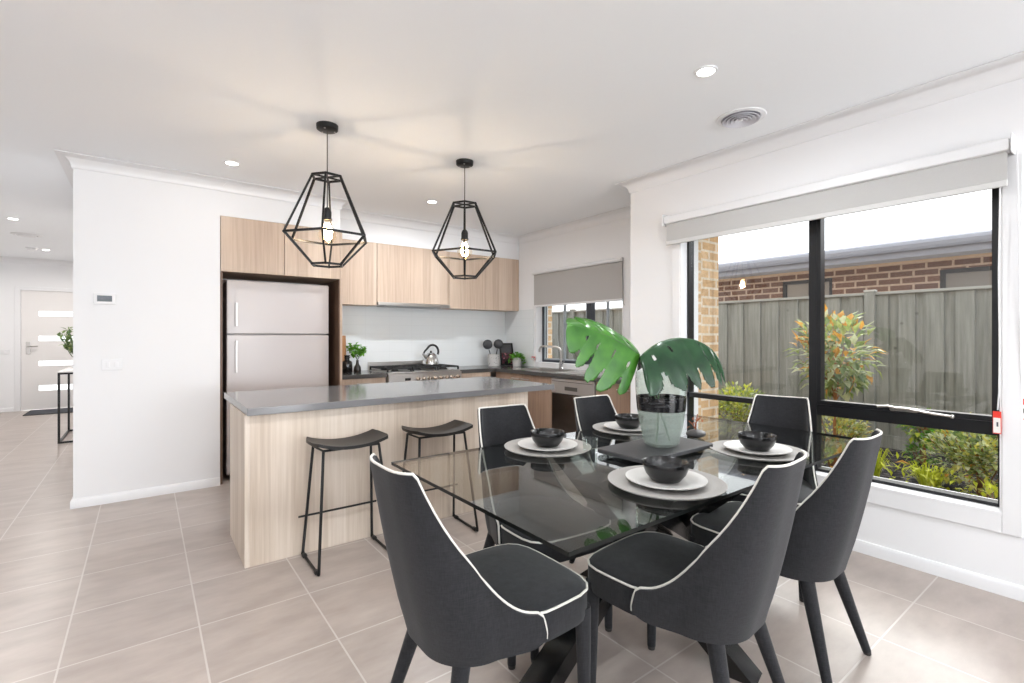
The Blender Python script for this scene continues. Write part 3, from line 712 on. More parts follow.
rim = MB(); frame_rect3 = [((SX0 - .015, SY0 - .38), (SX1 + .02, SY0)), ((SX0 - .015, SY1), (SX1 + .02, SY1 + .015)), ((SX0 - .015, SY0), (SX0, SY1)), ((SX1, SY0), (SX1 + .02, SY1))]
for a, b in frame_rect3: rim.box((a[0], a[1], BT + .0005), (b[0], b[1], BT + .004))
build('drainer', rim, STEEL, t, smooth=0)
rb = MB()
for k in range(6): rb.box((SX0 + .03 + k * .05, SY0 - .36, BT + .004), (SX0 + .045 + k * .05, SY0 - .04, BT + .008))
build('drainer_ribs', rb, STEEL, t, smooth=0)
t = thing('tap', 'chrome swan neck mixer tap rising behind the kitchen sink', 'tap', (3.96, 4.27, BT))
tx, ty = 3.975, 4.30
build('base', MB().lathe([(.001, 0), (.028, 0), (.028, .012), (.020, .02), (.020, .09), (.001, .09)], (tx, ty, BT + .001), 18), CHROME, t)
build('spout', MB().tube([(tx, ty, BT + .08), (tx, ty, BT + .20), (tx - .008, ty + .015, BT + .245), (tx - .03, ty + .05, BT + .265), (tx - .10, ty + .20, BT + .272), (tx - .115, ty + .24, BT + .262), (tx - .12, ty + .255, BT + .235), (tx - .12, ty + .257, BT + .20)], .0125, 12), STEEL, t)
build('lever', MB().tube([(tx, ty, BT + .05), (tx - .02, ty - .05, BT + .07), (tx - .03, ty - .09, BT + .10)], [.010, .008, .006], 8), CHROME, t)

# rangehood
t = thing('rangehood', 'slim stainless slide out rangehood under the overhead cupboard', 'rangehood', (2.5, 5.2, 1.61))
build('body', MB().box((2.06, 5.20, 1.618), (2.95, YB - .03, 1.6535), .003), STEEL, t)
build('front_rail', MB().box((2.052, 5.165, 1.618), (2.956, 5.199, 1.653), .004), STEEL, t)
build('filter', MB().box((2.15, 5.23, 1.612), (2.86, 5.46, 1.6185)), mat('filter_grey', (150, 150, 150), .4, .8), t, smooth=0)

# stove
t = thing('stove', 'wide stainless freestanding stove with black trivets and a row of knobs', 'stove', (2.505, 4.93, 0))
VX0, VX1, VYF = 2.058, 2.952, 4.915
build('body', MB().box((VX0, VYF + .03, .10), (VX1, YB - .035, .872)), STEEL, t, smooth=0)
build('oven_door', MB().box((VX0 + .01, VYF, .14), (VX1 - .01, VYF + .03, .70), .004), DARKSTEEL, t)
oh = MB(); bar_handle(oh, (VX0 + .08, VYF - .02, .735), (VX1 - .08, VYF - .02, .735), (0, -.035, 0), .011); build('oven_handle', oh, CHROME, t)
cp = build('control_panel', MB().box((VX0, VYF - .02, .752), (VX1, VYF + .03, .868), .004), STEEL, t)
build('clock', MB().box((VX0 + .185, VYF - .0235, .792), (VX0 + .25, VYF - .0195, .818), .001), mat('clock_black', (24, 22, 22), .15), cp)
for k in range(8):
    x = VX0 + .335 + k * .072
    build('knob', MB().add([], []).lathe([(.001, 0), (.021, 0), (.021, .006), (.017, .008), (.015, .032), (.001, .034)], (0, 0, 0), 18), KNOBM, cp, world=False)
    o = [c for c in cp.children][-1]; o.location = (x - t.location.x - cp.location.x, VYF - .02 - t.location.y, .808); o.rotation_euler = (pi / 2, 0, 0)
hob = build('hob', MB().box((VX0, VYF + .005, .868), (VX1, YB - .035, .886), .004), STEEL, t)
build('upstand', MB().box((VX0, YB - .034, .87), (VX1, YB - .014, .972), .003), STEEL, t)
for (cx, cy, r) in ((2.20, 5.07, .036), (2.20, 5.33, .045), (2.50, 5.20, .065), (2.80, 5.07, .045), (2.80, 5.33, .036)):
    build('burner', MB().lathe([(.001, 0), (r * 1.25, 0), (r * 1.2, .008), (r, .010), (r, .018), (r * .8, .022), (.001, .022)], (cx, cy, .886), 20), IRON, t)
for cx in (2.205, 2.505, 2.805):
    g = MB(); x0, x1, y0, y1, z = cx - .135, cx + .135, 4.955, 5.45, .922
    for p, q in (((x0, y0), (x1, y0)), ((x0, y1), (x1, y1)), ((x0, y0), (x0, y1)), ((x1, y0), (x1, y1)), ((cx, y0), (cx, 5.02)), ((cx, y1), (cx, 5.38)), ((cx, 5.12), (cx, 5.28)), ((x0, 5.07), (cx - .04, 5.07)), ((x1, 5.07), (cx + .04, 5.07)), ((x0, 5.33), (cx - .04, 5.33)), ((x1, 5.33), (cx + .04, 5.33)), ((x0, 5.20), (x1, 5.20))):
        g.bar((*p, z), (*q, z), .012, .014)
    for x in (x0, x1):
        for y in (y0, y1): g.box((x - .008, y - .008, .887), (x + .008, y + .008, z))
    build('trivet', g, IRON, t, smooth=0)
for x in (VX0 + .05, VX1 - .05): 
    for y in (VYF + .09, YB - .1): build('foot', MB().lathe([(.001, 0), (.022, 0), (.018, .101), (.001, .101)], (x, y, 0), 12, True), KICK, t)
# tea towel hanging on the oven rail
tw = MB(); prof = [(VYF - .008 , .50), (VYF - .012, .70), (VYF - .030, .748), (VYF - .055, .757), (VYF - .076, .748), (VYF - .082, .70), (VYF - .084, .40)]
x0, x1 = VX0 + .07, VX0 + .165; n = 8
vs = []; 
for y, z in prof:
    for i in range(n + 1): vs.append((x0 + (x1 - x0) * i / n, y + .006 * sin(i * 1.7) * (1 if z < .74 else 0) - (.006 if z<.74 and y<VYF-.05 else 0), z))
fs = [(j * (n + 1) + i, j * (n + 1) + i + 1, (j + 1) * (n + 1) + i + 1, (j + 1) * (n + 1) + i) for j in range(len(prof) - 1) for i in range(n)]
tw.add(vs, fs); o = build('tea_towel', tw, TOWEL, smooth=60); sm = o.modifiers.new('thick', 'SOLIDIFY'); sm.thickness = .005
tag(o, 'small white tea towel hung over the rail at the front of the stove', 'towel')

# kettle
kx, ky, kz = 2.775, 5.32, .931
t = thing('kettle', 'stainless stovetop kettle with a black arched handle on the hob', 'kettle', (kx, ky, kz))
build('body', MB().lathe([(.001, 0), (.092, 0), (.098, .008), (.096, .03), (.080, .085), (.062, .118), (.048, .130), (.001, .132)], (kx, ky, kz), 32), CHROME, t)
ld = build('lid', MB().lathe([(.001, .128), (.044, .130), (.040, .140), (.015, .146), (.001, .147)], (kx, ky, kz), 24), CHROME, t)
build('lid_knob', MB().ball((kx, ky, kz + .155), .012), IRON, ld)
build('spout', MB().tube([(kx - .07, ky - .02, kz + .085), (kx - .105, ky - .03, kz + .115), (kx - .128, ky - .035, kz + .135)], [.022, .017, .013], 12), CHROME, t)
hp = [(kx - .115, ky - .035, kz + .135), (kx - .10, ky - .03, kz + .16)]
for a in range(9):
    u = radians(150 - a * 22); hp.append((kx + .02 + .085 * cos(u), ky - .004 + .01 * cos(u), kz + .155 + .082 * sin(u)))
build('handle', MB().tube(hp, [.010] * 2 + [.013] * 9, 10), IRON, t)

# bench items left of the stove
t = thing('cutting_board', 'oak cutting board leaning on the splashback beside the fridge panel', 'cutting board', (1.67, 5.45, BT))
cb = MB(); n0 = len(cb.v); cb.box((1.62, 5.455, BT + .002), (1.80, 5.473, BT + .40), .005)
for v in cb.v: v.y += (v.z - BT) * .075
build('board', cb, BAMBOO, t)
t = thing('glass_bottle', 'black glass apothecary bottle on the short bench beside the fridge panel', 'bottle', (1.745, 5.28, BT))
build('body', MB().lathe([(.001, 0), (.050, 0), (.054, .006), (.054, .105), (.046, .122), (.026, .132), (.024, .150), (.032, .156), (.032, .166), (.020, .166), (.018, .135), (.001, .13)], (1.745, 5.28, BT + .001), 24), mat('black_glass', (16, 14, 13), .08, 0, .7), t)
build('stopper', MB().lathe([(.001, .150), (.0185, .152), (.020, .168), (.030, .174), (.030, .186), (.001, .190)], (1.745, 5.28, BT + .001), 20), mat('stopper_black', (24, 21, 20), .15), t)
t = thing('bud_vase', 'small dark glass vase holding bright green herb sprigs beside the stove', 'vase', (1.862, 5.29, BT))
build('vase_body', MB().lathe([(.001, 0), (.034, 0), (.040, .012), (.036, .055), (.018, .085), (.013, .120), (.017, .130), (.012, .130), (.009, .09), (.001, .03)], (1.862, 5.29, BT + .001), 20), mat('smoke_glass', (48, 44, 42), .1, 0, .7), t)
lv = MB(); st = MB()
for i in range(12):
    tip = Vector((1.862 + random.uniform(-.08, .085), 5.29 + random.uniform(-.05, .05), BT + random.uniform(.19, .28)))
    st.tube([(1.862, 5.29, BT + .06), (1.862, 5.29, BT + .13), tip], .0022, 5)
    for j in range(9):
        leaf_quads(lv, tip + rv() * .03, rv() + Vector((0, 0, -.1)), Vector((0, 0, 1)), .05, .048)
build('stems', st, STEMG, t); build('leaves', lv, HERB, t, smooth=0)
# corner items
t = thing('utensil_crock', 'white ceramic crock with black spots holding ladles in the bench corner', 'crock', (3.665, 5.26, BT))
cr = build('crock', MB().lathe([(.001, 0), (.074, 0), (.080, .006), (.080, .150), (.082, .158), (.076, .158), (.073, .02), (.001, .015)], (3.665, 5.26, BT + .001), 28), WHITECER, t)
sp = MB()
for k in range(40):
    a = random.uniform(0, 2 * pi); z = random.uniform(.015, .145)
    n = Vector((cos(a), sin(a), 0)); p = Vector((3.665, 5.26, BT + z)) + n * .0800; s = Vector((-sin(a), cos(a), 0)); r = random.uniform(.003, .006)
    sp.add([p + n * .0012 + (s * cos(q) + Vector((0, 0, 1)) * sin(q)) * r for q in [i * pi / 3 for i in range(6)]] + [p - n * .001], [(0, 1, 2, 3, 4, 5)] + [(i, (i + 1) % 6, 6) for i in range(6)])
build('spots', sp, IRON, cr, smooth=0)
for (bx, by, tx_, ty_, tz, lab) in ((3.645, 5.25, 3.60, 5.31, .285, 'black round ladle leaning out of the white crock, nearest the stove'), (3.675, 5.27, 3.735, 5.255, .290, 'black round ladle standing in the white crock, nearest the window wall')):
    t = thing('ladle', lab, 'ladle', (bx, by, BT + .02))
    top = Vector((tx_, ty_, BT + tz))
    build('handle', MB().tube([(bx, by, BT + .02), Vector((bx, by, BT + .02)).lerp(top, .75)], .006, 8), IRON, t)
    vd = Vector((-.58, -.81, 0)); g = MB().ball(tuple(top), .064, sub=3)
    for v in g.v:
        q = v - top; v -= vd * q.dot(vd) * .72
    build('bowl', g, mat('ladle_black', (44, 44, 48), .45), t)
t = thing('picture_frame', 'black framed dark picture of red flowers leaning in the bench corner', 'picture', (3.9, 5.44, BT))
def lean(mb, y0):
    for v in mb.v: v.y += (v.z - BT) * .18
    return mb
px0, px1, py = 3.80, 4.018, 5.27
fm = MB()
for a, b in (((px0, BT + .002), (px0 + .018, BT + .30)), ((px1 - .018, BT + .002), (px1, BT + .30)), ((px0 + .018, BT + .002), (px1 - .018, BT + .02)), ((px0 + .018, BT + .282), (px1 - .018, BT + .30))): fm.box((a[0], py, a[1]), (b[0], py + .018, b[1]))
build('frame', lean(fm, py), BLACKM, t, smooth=0)
def picmat():
    m, nt, out = newmat('dark_berry_picture'); p = pbsdf(nt, out, None, .25)
    tc = N(nt, 'ShaderNodeTexCoord'); vo = N(nt, 'ShaderNodeTexVoronoi', i_Scale=38.0); L(nt, tc.outputs['Object'], vo.inputs['Vector'])
    L(nt, ramp(nt, vo.outputs['Color'], [(.3, rgb(32, 28, 34)), (.5, rgb(110, 40, 52)), (.62, rgb(52, 44, 56)), (.8, rgb(190, 120, 130))]), p.inputs['Base Color']); return m
build('picture', lean(MB().box((px0 + .018, py + .008, BT + .02), (px1 - .018, py + .014, BT + .17)), py), picmat(), t, smooth=0)
build('mount', lean(MB().box((px0 + .018, py + .008, BT + .17), (px1 - .018, py + .014, BT + .282)), py), mat('chalk_grey', (72, 70, 74), .5, noise=.4, nscale=30), t, smooth=0)
t = thing('potted_plant', 'trailing bright green plant in a small white pot beside the sink bench corner', 'plant', (3.93, 5.14, BT))
pc = (3.90, 5.07, BT + .001)
build('pot', MB().lathe([(.001, 0), (.052, 0), (.062, .10), (.064, .112), (.056, .112), (.050, .02), (.001, .02)], pc, 24), WHITECER, t)
build('soil', MB().lathe([(.001, .095), (.056, .095), (.056, .100), (.001, .102)], pc, 20, True), MULCH, t)
lv = MB()
for i in range(260):
    a = random.uniform(0, 2 * pi); k = random.random()
    if k < .55: p = Vector(pc) + Vector((cos(a) * random.uniform(.0, .085), sin(a) * random.uniform(0, .085), random.uniform(.10, .165)))
    else: p = Vector(pc) + Vector((cos(a) * random.uniform(.074, .09), sin(a) * random.uniform(.074, .10), random.uniform(.045, .12)))
    if k >= .55 and (p - Vector(pc)).dot(Vector((-.58, -.81, 0))) > .03: continue
    leaf_quads(lv, p, rv() + Vector((cos(a), sin(a), -.3)), Vector((0, 0, 1)), .040, .034)
build('foliage', lv, HERB, t, smooth=0)
cord('blind_cord', 'short white cord with a red safety tag beside the kitchen window jamb', [(XK - .02, 4.872, 1.66), (XK - .022, 4.874, 1.3), (XK - .022, 4.874, 1.02)], (XK - .022, 4.872, .988), (.035, .022), 'safety tagged blind cords')

# ------------------------------------------------------------------ island
IX0, IX1 = .436, 2.425
t = thing('kitchen_island', 'pale oak panelled kitchen island body behind the bar stools', 'kitchen island', ((IX0 + IX1) / 2, 3.3, 0))
build('front_panel', MB().box((IX0 + .021, 3.01, 0), (IX1, 3.03, UT)), WOOD_ISL, t, smooth=0)
build('end_panel', MB().box((IX0, 3.01, 0), (IX0 + .020, 3.585, UT)), WOOD_ISL, t, smooth=0)
build('end_panel', MB().box((IX1 - .02, 3.031, 0), (IX1, 3.585, UT)), WOOD_ISL, t, smooth=0)
build('carcass', MB().box((IX0 + .022, 3.032, .10), (IX1 - .022, 3.56, UT - .002)), WOOD_ISL, t, smooth=0)
for k in range(4):
    w_ = (IX1 - IX0 - .046) / 4; x = IX0 + .023 + k * w_
    d = build('cabinet_door', MB().box((x + .002, 3.561, .11), (x + w_ - .002, 3.58, UT - .004), .0015), WOOD_ISL, t)
    hb = MB(); bar_handle(hb, (x + .1, 3.58, UT - .06), (x + .24, 3.58, UT - .06), (0, .024, 0)); build('handle', hb, STEEL, d)
build('kickboard', MB().box((IX0 + .021, 3.50, 0), (IX1 - .021, 3.52, .10)), KICK, t, smooth=0)
tag(build('island_worktop', MB().box((.441, 2.962, UT), (2.668, 3.93, BT), .004), STONE), 'long grey stone worktop lying on the kitchen island', 'worktop')

# ------------------------------------------------------------------ bar stools
def make_stool(x, y, label):
    t = thing('bar_stool', label, 'stool', (x, y, 0), 0, 'black bar stools')
    n = 16; hw = .215; d0, d1 = -.125, .125; vs = []; fs = []
    for k, zz_ in ((0, 0.0), (1, -.018)):
        for i in range(n + 1):
            u = -1 + 2 * i / n; z = .655 + .034 * abs(u) ** 2.2 + zz_
            for j in range(5):
                v = -1 + 2 * j / 4; hwx = hw - (.02 * abs(v) ** 4); vs.append((u * hwx, v * .125, z + .004 * v * v))
    W = 5; M = (n + 1) * W
    for i in range(n):
        for j in range(4):
            a = i * W + j; fs.append((a, a + W, a + W + 1, a + 1)); fs.append((M + a, M + a + 1, M + a + W + 1, M + a + W))
    for i in range(n):
        for j in (0, 4):
            a = i * W + j; fs.append((a, M + a, M + a + W, a + W) if j == 0 else (a, a + W, M + a + W, M + a))
    for j in range(4):
        for i in (0, n):
            a = i * W + j; fs.append((a, a + 1, M + a + 1, M + a))
    build('seat', MB().add(vs, fs), SEATBLK, t, world=False)
    for s in (-1, 1):
        pts = [(s * .158, -.075, .642), (s * .206, -.162, .025), (s * .207, -.160, .010), (s * .207, -.150, .008), (s * .207, .150, .008), (s * .207, .160, .010), (s * .206, .162, .025), (s * .170, .085, .644)]
        lp = build('leg_loop', MB().tube(pts, .0078, 10), BLACKM, t, world=False)
        for yy in (-.125, .125): build('foot_glide', MB().tube([(s * .207, yy - .012, .010), (s * .207, yy + .012, .010)], .0135, 10), KICK, lp, world=False)
    build('footrest', MB().tube([(-.236, .142, .232), (.226, .142, .232)], .0062, 8), BLACKM, t, world=False)
    build('underframe', MB().tube([(-.158, -.075, .640), (.158, -.075, .640)], .007, 8).tube([(-.170, .085, .641), (.170, .085, .641)], .007, 8).tube([(-.158, -.075, .640), (-.17, .085, .641)], .006, 8).tube([(.158, -.075, .640), (.17, .085, .641)], .006, 8), BLACKM, t, world=False)
    return t
s1 = make_stool(.940, 2.832, 'black saddle seat bar stool at the island nearest the fridge end')
dup(s1, (1.522, 2.828, 0), radians(-2), 'black saddle seat bar stool at the island, partly behind the glass table')

# ------------------------------------------------------------------ dining table
TX0, TX1, TY0, TY1, TZ = .812, 2.90, .852, 1.905, .752
t = thing('dining_table', 'rectangular glass dining table on black crossed legs', 'table', ((TX0 + TX1) / 2, (TY0 + TY1) / 2, 0))
g = MB(); g.cur = 0
r = .012
poly = [(TX0, TY0), (TX1, TY0), (TX1, TY1), (TX0, TY1)]
n = 4
vs = [(x, y, TZ - .012) for x, y in poly] + [(x, y, TZ) for x, y in poly]
g.add(vs, [(3, 2, 1, 0), (4, 5, 6, 7)]); g.cur = 1
g.add(vs, [(i, (i + 1) % 4, 4 + (i + 1) % 4, 4 + i) for i in range(4)])
build('glass_top', g, [TABLEGLASS, GLASSEDGE], t, smooth=0)
GLOSSBLK = mat('gloss_black_leg', (16, 16, 17), .18, 0, .6)
cx, cy = (TX0 + TX1) / 2, (TY0 + TY1) / 2
legs = [((-.78, -.06), (.50, .10)), ((-.06, -.44), (-.26, .36)), ((.78, .06), (-.50, -.10)), ((.06, .44), (.26, -.40))]
for (f_, t_) in legs:
    a = Vector((cx + f_[0], cy + f_[1], 0)); b = Vector((cx + t_[0], cy + t_[1], TZ - .0125))
    d = (b - a).normalized(); sd = Vector((0, 0, 1)).cross(d).normalized(); u = d.cross(sd)
    vs = []
    for base, zc in ((a, 0.0), (b, TZ - .0125)):
        for i, j in ((-1, -1), (1, -1), (1, 1), (-1, 1)):
            p = base + sd * .052 * i + u * .036 * j; k = (zc - p.z) / d.z; vs.append(p + d * k)
    build('leg', MB().add(vs, [(0, 1, 2, 3), (7, 6, 5, 4)] + [(i, (i + 1) % 4, 4 + (i + 1) % 4, 4 + i) for i in range(4)]), GLOSSBLK, t, smooth=0)

# ------------------------------------------------------------------ dining chairs
CH_H = .911; YBACK = -.195
def half_path(s):
    # arc length s from the back centre to the front end of the side
    A = .045; R = .16; L1 = A; L2 = R * pi / 2; x1 = A + R; y1 = YBACK + R; fx_, fy_ = .246, .105
    L3 = sqrt((fx_ - x1) ** 2 + (fy_ - y1) ** 2)
    if s < L1: return Vector((s, YBACK)), Vector((0, 1))
    if s < L1 + L2:
        a = (s - L1) / R; return Vector((A + R * sin(a), YBACK + R - R * cos(a))), Vector((-sin(a), cos(a)))
    k = min(1, (s - L1 - L2) / L3); d = Vector((fx_ - x1, fy_ - y1)).normalized()
    return Vector((x1, y1)).lerp(Vector((fx_, fy_)), k), Vector((-d.y, d.x))
HL = .045 + .16 * pi / 2 + sqrt((.246 - .205) ** 2 + (.105 - YBACK - .16) ** 2)
def shell_h(q):
    q = abs(q); q0 = .44
    if q <= q0: return CH_H - .004 * (1 - (q / q0) ** 2)
    u = (q - q0) / (1 - q0)
    return .478 + (CH_H - .478) * (1 - u) ** 2.4 - .012 * max(0, (q - .95) / .05) ** 3
def shell_pt(q, t, inner=0.0):
    s = abs(q) * HL; p, n = half_path(s); p = p + n * inner
    x, y = p.x * (1 if q >= 0 else -1), p.y
    bz = .368 + .010 * abs(q) ** 3 + .022 * max(0, (abs(q) - .86) / .14) ** 2.5; h = shell_h(q); z = bz + (h - bz) * t
    k = max(0.0, (z - .42) / (CH_H - .42))
    x *= 1 - .165 * k; y = YBACK + (y - YBACK) * (1 - .62 * k * max(0, 1 - (abs(q) / .62) ** 4)); y -= .100 * k + .006 * sin(pi * k)
    if z < .48:
        f = ((.48 - z) / .13); f = 1 - .10 * f ** 2.2 * (1 - .75 * abs(q) ** 3); x *= f; y = .02 + (y - .02) * f
    return Vector((x, y, z))
def make_chair(label):
    t = thing('dining_chair', label, 'chair', (0, 0, 0), 0, 'charcoal dining chairs with cream piping')
    nq, nt_ = 76, 14; qs = [-1 + 2 * i / nq for i in range(nq + 1)]
    vs = []; fs = []
    for inner in (0.0, .026):
        for q in qs:
            for j in range(nt_ + 1): vs.append(shell_pt(q, j / nt_, inner))
    W = nt_ + 1; M = (nq + 1) * W
    for i in range(nq):
        for j in range(nt_):
            a = i * W + j; fs.append((a, a + W, a + W + 1, a + 1)); fs.append((M + a, M + a + 1, M + a + W + 1, M + a + W))
        a = i * W + nt_; fs.append((a, a + W, M + a + W, M + a)); a = i * W; fs.append((a, M + a, M + a + W, a + W))
    for i in (0, nq):
        for j in range(nt_): a = i * W + j; fs.append((a, a + 1, M + a + 1, M + a))
    back = build('backrest', MB().add(vs, fs), FABRIC, t, world=False, smooth=50)
    pp = [shell_pt(-1, k / 5, .008) for k in range(0, 5)] + [shell_pt(q, 1, .010) + Vector((0, 0, .002)) for q in qs] + [shell_pt(1, k / 5, .008) for k in range(4, -1, -1)]
    for p in pp[:5] + pp[-5:]: p.y += .003
    build('piping', MB().tube(pp, .0042, 8), PIPING, back, world=False, smooth=60)
    # seat cushion
    half = [(0, .352), (.08, .351), (.14, .346), (.182, .331), (.209, .304), (.222, .262), (.2265, .20), (.228, .15), (.2275, .118), (.222, .10), (.216, .07), (.206, .02), (.185, -.06), (.14, -.125), (.075, -.16), (0, -.168)]
    outl = half + [(-x, y) for x, y in half[-2:0:-1]]
    vs = []; n = len(outl); fs = []
    ringspec = [(.90, .372), (.985, .378), (1.0, .395), (1.0, .460), (.985, .472), (.93, .479), (.6, .487), (.2, .490)]
    for sc_, z in ringspec:
        for x, y in outl: vs.append((x * sc_, .05 + (y - .05) * sc_, z))
    for k in range(len(ringspec) - 1):
        for i in range(n): fs.append((k * n + i, k * n + (i + 1) % n, (k + 1) * n + (i + 1) % n, (k + 1) * n + i))
    fs.append(tuple(range(n - 1, -1, -1))); fs.append(tuple((len(ringspec) - 1) * n + i for i in range(n)))
    seat = build('seat', MB().add(vs, fs), FABRIC, t, world=False, smooth=60)
    pp = [(x * .997, .05 + (y - .05) * .997, .469) for x, y in ([(-x, y) for x, y in half[9:0:-1]] + half[:10])]
    build('piping', MB().tube(pp, .0038, 8), PIPING, seat, world=False, smooth=60)
    for s in (-1, 1):
        lg = build('leg', MB().tube([(s * .190, .302, .41), (s * .191, .303, .38), (s * .194, .308, .015)], [.026, .0255, .0165], 14), FABRIC, t, world=False)
        build('foot_tip', MB().tube([(s * .194, .308, .016), (s * .194, .308, 0)], [.0165, .014], 14), KICK, lg, world=False)
        lg = build('leg', MB().tube([(s * .122, -.098, .42), (s * .132, -.110, .37), (s * .200, -.210, .014)], [.027, .0265, .0155], 14), FABRIC, t, world=False)
        build('foot_tip', MB().tube([(s * .200, -.210, .015), (s * .202, -.213, 0)], [.0155, .013], 14), KICK, lg, world=False)
    return t
chair = make_chair('charcoal piped dining chair at the table end nearest the bar stools, turned side on')
def place(o, loc, rz): o.location = loc; o.rotation_euler = (0, 0, radians(rz))
place(chair, (.815, 1.298, 0), -90)
dup(chair, (1.480, .918, 0), radians(5), 'charcoal piped dining chair seen from behind, in front of the bowl nearest the vase')
dup(chair, (2.098, .905, 0), radians(2), 'charcoal piped dining chair seen from behind, standing closest to the white window wall')
dup(chair, (1.435, 1.755, 0), radians(175), 'charcoal piped dining chair across the table whose back rises against the pale island')
dup(chair, (2.108, 1.765, 0), radians(178), 'charcoal piped dining chair across the table whose back rises against the dishwasher')
dup(chair, (2.775, 1.29, 0), radians(104), 'charcoal piped dining chair at the table end with its back against the black window frame')

# ------------------------------------------------------------------ table settings
CHARGER = mat('grey_stoneware', (150, 145, 140), .6, noise=.1, nscale=60)
def ringed(name, c1, c2):
    m, nt, out = newmat(name); p = pbsdf(nt, out, None, .6, 0, .3)
    tc = N(nt, 'ShaderNodeTexCoord'); ln = N(nt, 'ShaderNodeVectorMath', operation='LENGTH'); L(nt, tc.outputs['Object'], ln.inputs[0])
    w_ = math_(nt, 'SINE', math_(nt, 'MULTIPLY', ln.outputs['Value'], 1500.0))
    L(nt, ramp(nt, math_(nt, 'ADD', math_(nt, 'MULTIPLY', w_, .5), .5), [(0, rgb(*c1)), (1, rgb(*c2))]), p.inputs['Base Color'])
    bp = N(nt, 'ShaderNodeBump', i_Strength=.3, i_Distance=.001); L(nt, w_, bp.inputs['Height']); L(nt, bp.outputs[0], p.inputs['Normal']); return m
CHARGER = ringed('ringed_grey_stoneware', (138, 135, 132), (166, 163, 159))
spots = [(1.478, 1.690, 'beside the tumbler'), (1.452, 1.035, 'in front of the vase'), (2.175, 1.075, 'at the window end'), (2.13, 1.755, 'half hidden by the vase')]
CH = [(.001, 0), (.150, 0), (.186, .006), (.198, .013), (.199, .016), (.193, .0165), (.182, .0105), (.150, .006), (.001, .006)]
PL = [(.001, 0), (.085, 0), (.092, .004), (.128, .014), (.137, .018), (.137, .021), (.128, .020), (.090, .010), (.080, .008), (.001, .008)]
BW = [(.001, 0), (.042, 0), (.050, .004), (.068, .026), (.076, .046), (.079, .064), (.078, .067), (.074, .064), (.070, .046), (.058, .020), (.040, .011), (.001, .010)]
for i, (x, y, where) in enumerate(spots):
    z = TZ + .0005
    if i == 0:
        a0 = build('charger_plate', MB().lathe(CH, (x, y, z), 56), CHARGER, smooth=40); tag(a0, '', 'placemat', 'grey charger plates')
        t0 = thing('dinner_plate', '', 'plate', (x, y, z + .0065), 0, 'white dinner plates')
        build('plate', MB().lathe(PL, (x, y, z + .0065), 48), WHITECER, t0, smooth=40)
        c0 = build('bowl', MB().lathe(BW, (x, y, z + .015), 40), BLKCER, smooth=50); tag(c0, '', 'bowl', 'black ceramic bowls')
        A, B_, C_ = a0, t0, c0
    else:
        A = a0.copy(); COL.objects.link(A); A.location = (x, y, z)
        B_ = dup(t0, (x, y, z + .0065), 0, '')
        C_ = c0.copy(); COL.objects.link(C_); C_.location = (x, y, z + .015)
    A['label'] = 'round ringed grey charger plate on the glass table, ' + where
    B_['label'] = 'white dinner plate on a grey charger, ' + where
    C_['label'] = 'black ceramic bowl on a white plate, ' + where

# slate board, vase, monstera leaves
def rrect(x0, x1, y0, y1, r, n=5):
    out = []
    for cx_, cy_, a0 in ((x1 - r, y1 - r, 0), (x0 + r, y1 - r, 90), (x0 + r, y0 + r, 180), (x1 - r, y0 + r, 270)):
        for k in range(n + 1): a = radians(a0 + 90 * k / n); out.append((cx_ + r * cos(a), cy_ + r * sin(a)))
    return out
t = thing('serving_board', 'rectangular dark slate board under the glass vase at the table centre', 'board', (1.84, 1.36, TZ))
outl = rrect(1.585, 2.095, 1.228, 1.492, .022)
bm_ = MB(); n = len(outl); vs = []; fs = []
for k_, (ins, z) in enumerate([(.003, .008), (0, .011), (0, .024), (.003, .027)]):
    for x, y in outl: vs.append((1.84 + (x - 1.84) * (1 - ins / .25), 1.36 + (y - 1.36) * (1 - ins / .13), TZ + z))
for k_ in range(3):
    for i in range(n): fs.append((k_ * n + i, k_ * n + (i + 1) % n, (k_ + 1) * n + (i + 1) % n, (k_ + 1) * n + i))
fs += [tuple(range(n - 1, -1, -1)), tuple(3 * n + i for i in range(n))]
build('slab', bm_.add(vs, fs), SLATE, t)
for x in (1.64, 2.04):
    for y in (1.27, 1.45): build('foot', MB().lathe([(.001, .0005), (.012, .0005), (.012, .0085), (.001, .0085)], (x, y, TZ), 14, True), IRON, t)
VC = (1.862, 1.352, TZ + .0275)
t = thing('glass_vase', 'tall tapered glass vase with a black band and frosted base holding monstera leaves', 'vase', VC)
def frosted():
    m, nt, out = newmat('frosted_sage_glass')
    p = N(nt, 'ShaderNodeBsdfPrincipled', i_Roughness=.25); p.inputs['Base Color'].default_value = rgb(180, 186, 181)
    tr = N(nt, 'ShaderNodeBsdfTransparent'); tr.inputs[0].default_value = (.90, .93, .915, 1); tl = N(nt, 'ShaderNodeBsdfTranslucent'); tl.inputs[0].default_value = rgb(205, 210, 207)
    a = N(nt, 'ShaderNodeMixShader'); a.inputs[0].default_value = .45; L(nt, p.outputs[0], a.inputs[1]); L(nt, tl.outputs[0], a.inputs[2])
    b = N(nt, 'ShaderNodeMixShader'); b.inputs[0].default_value = .70; L(nt, a.outputs[0], b.inputs[1]); L(nt, tr.outputs[0], b.inputs[2]); L(nt, b.outputs[0], out.inputs[0]); return m
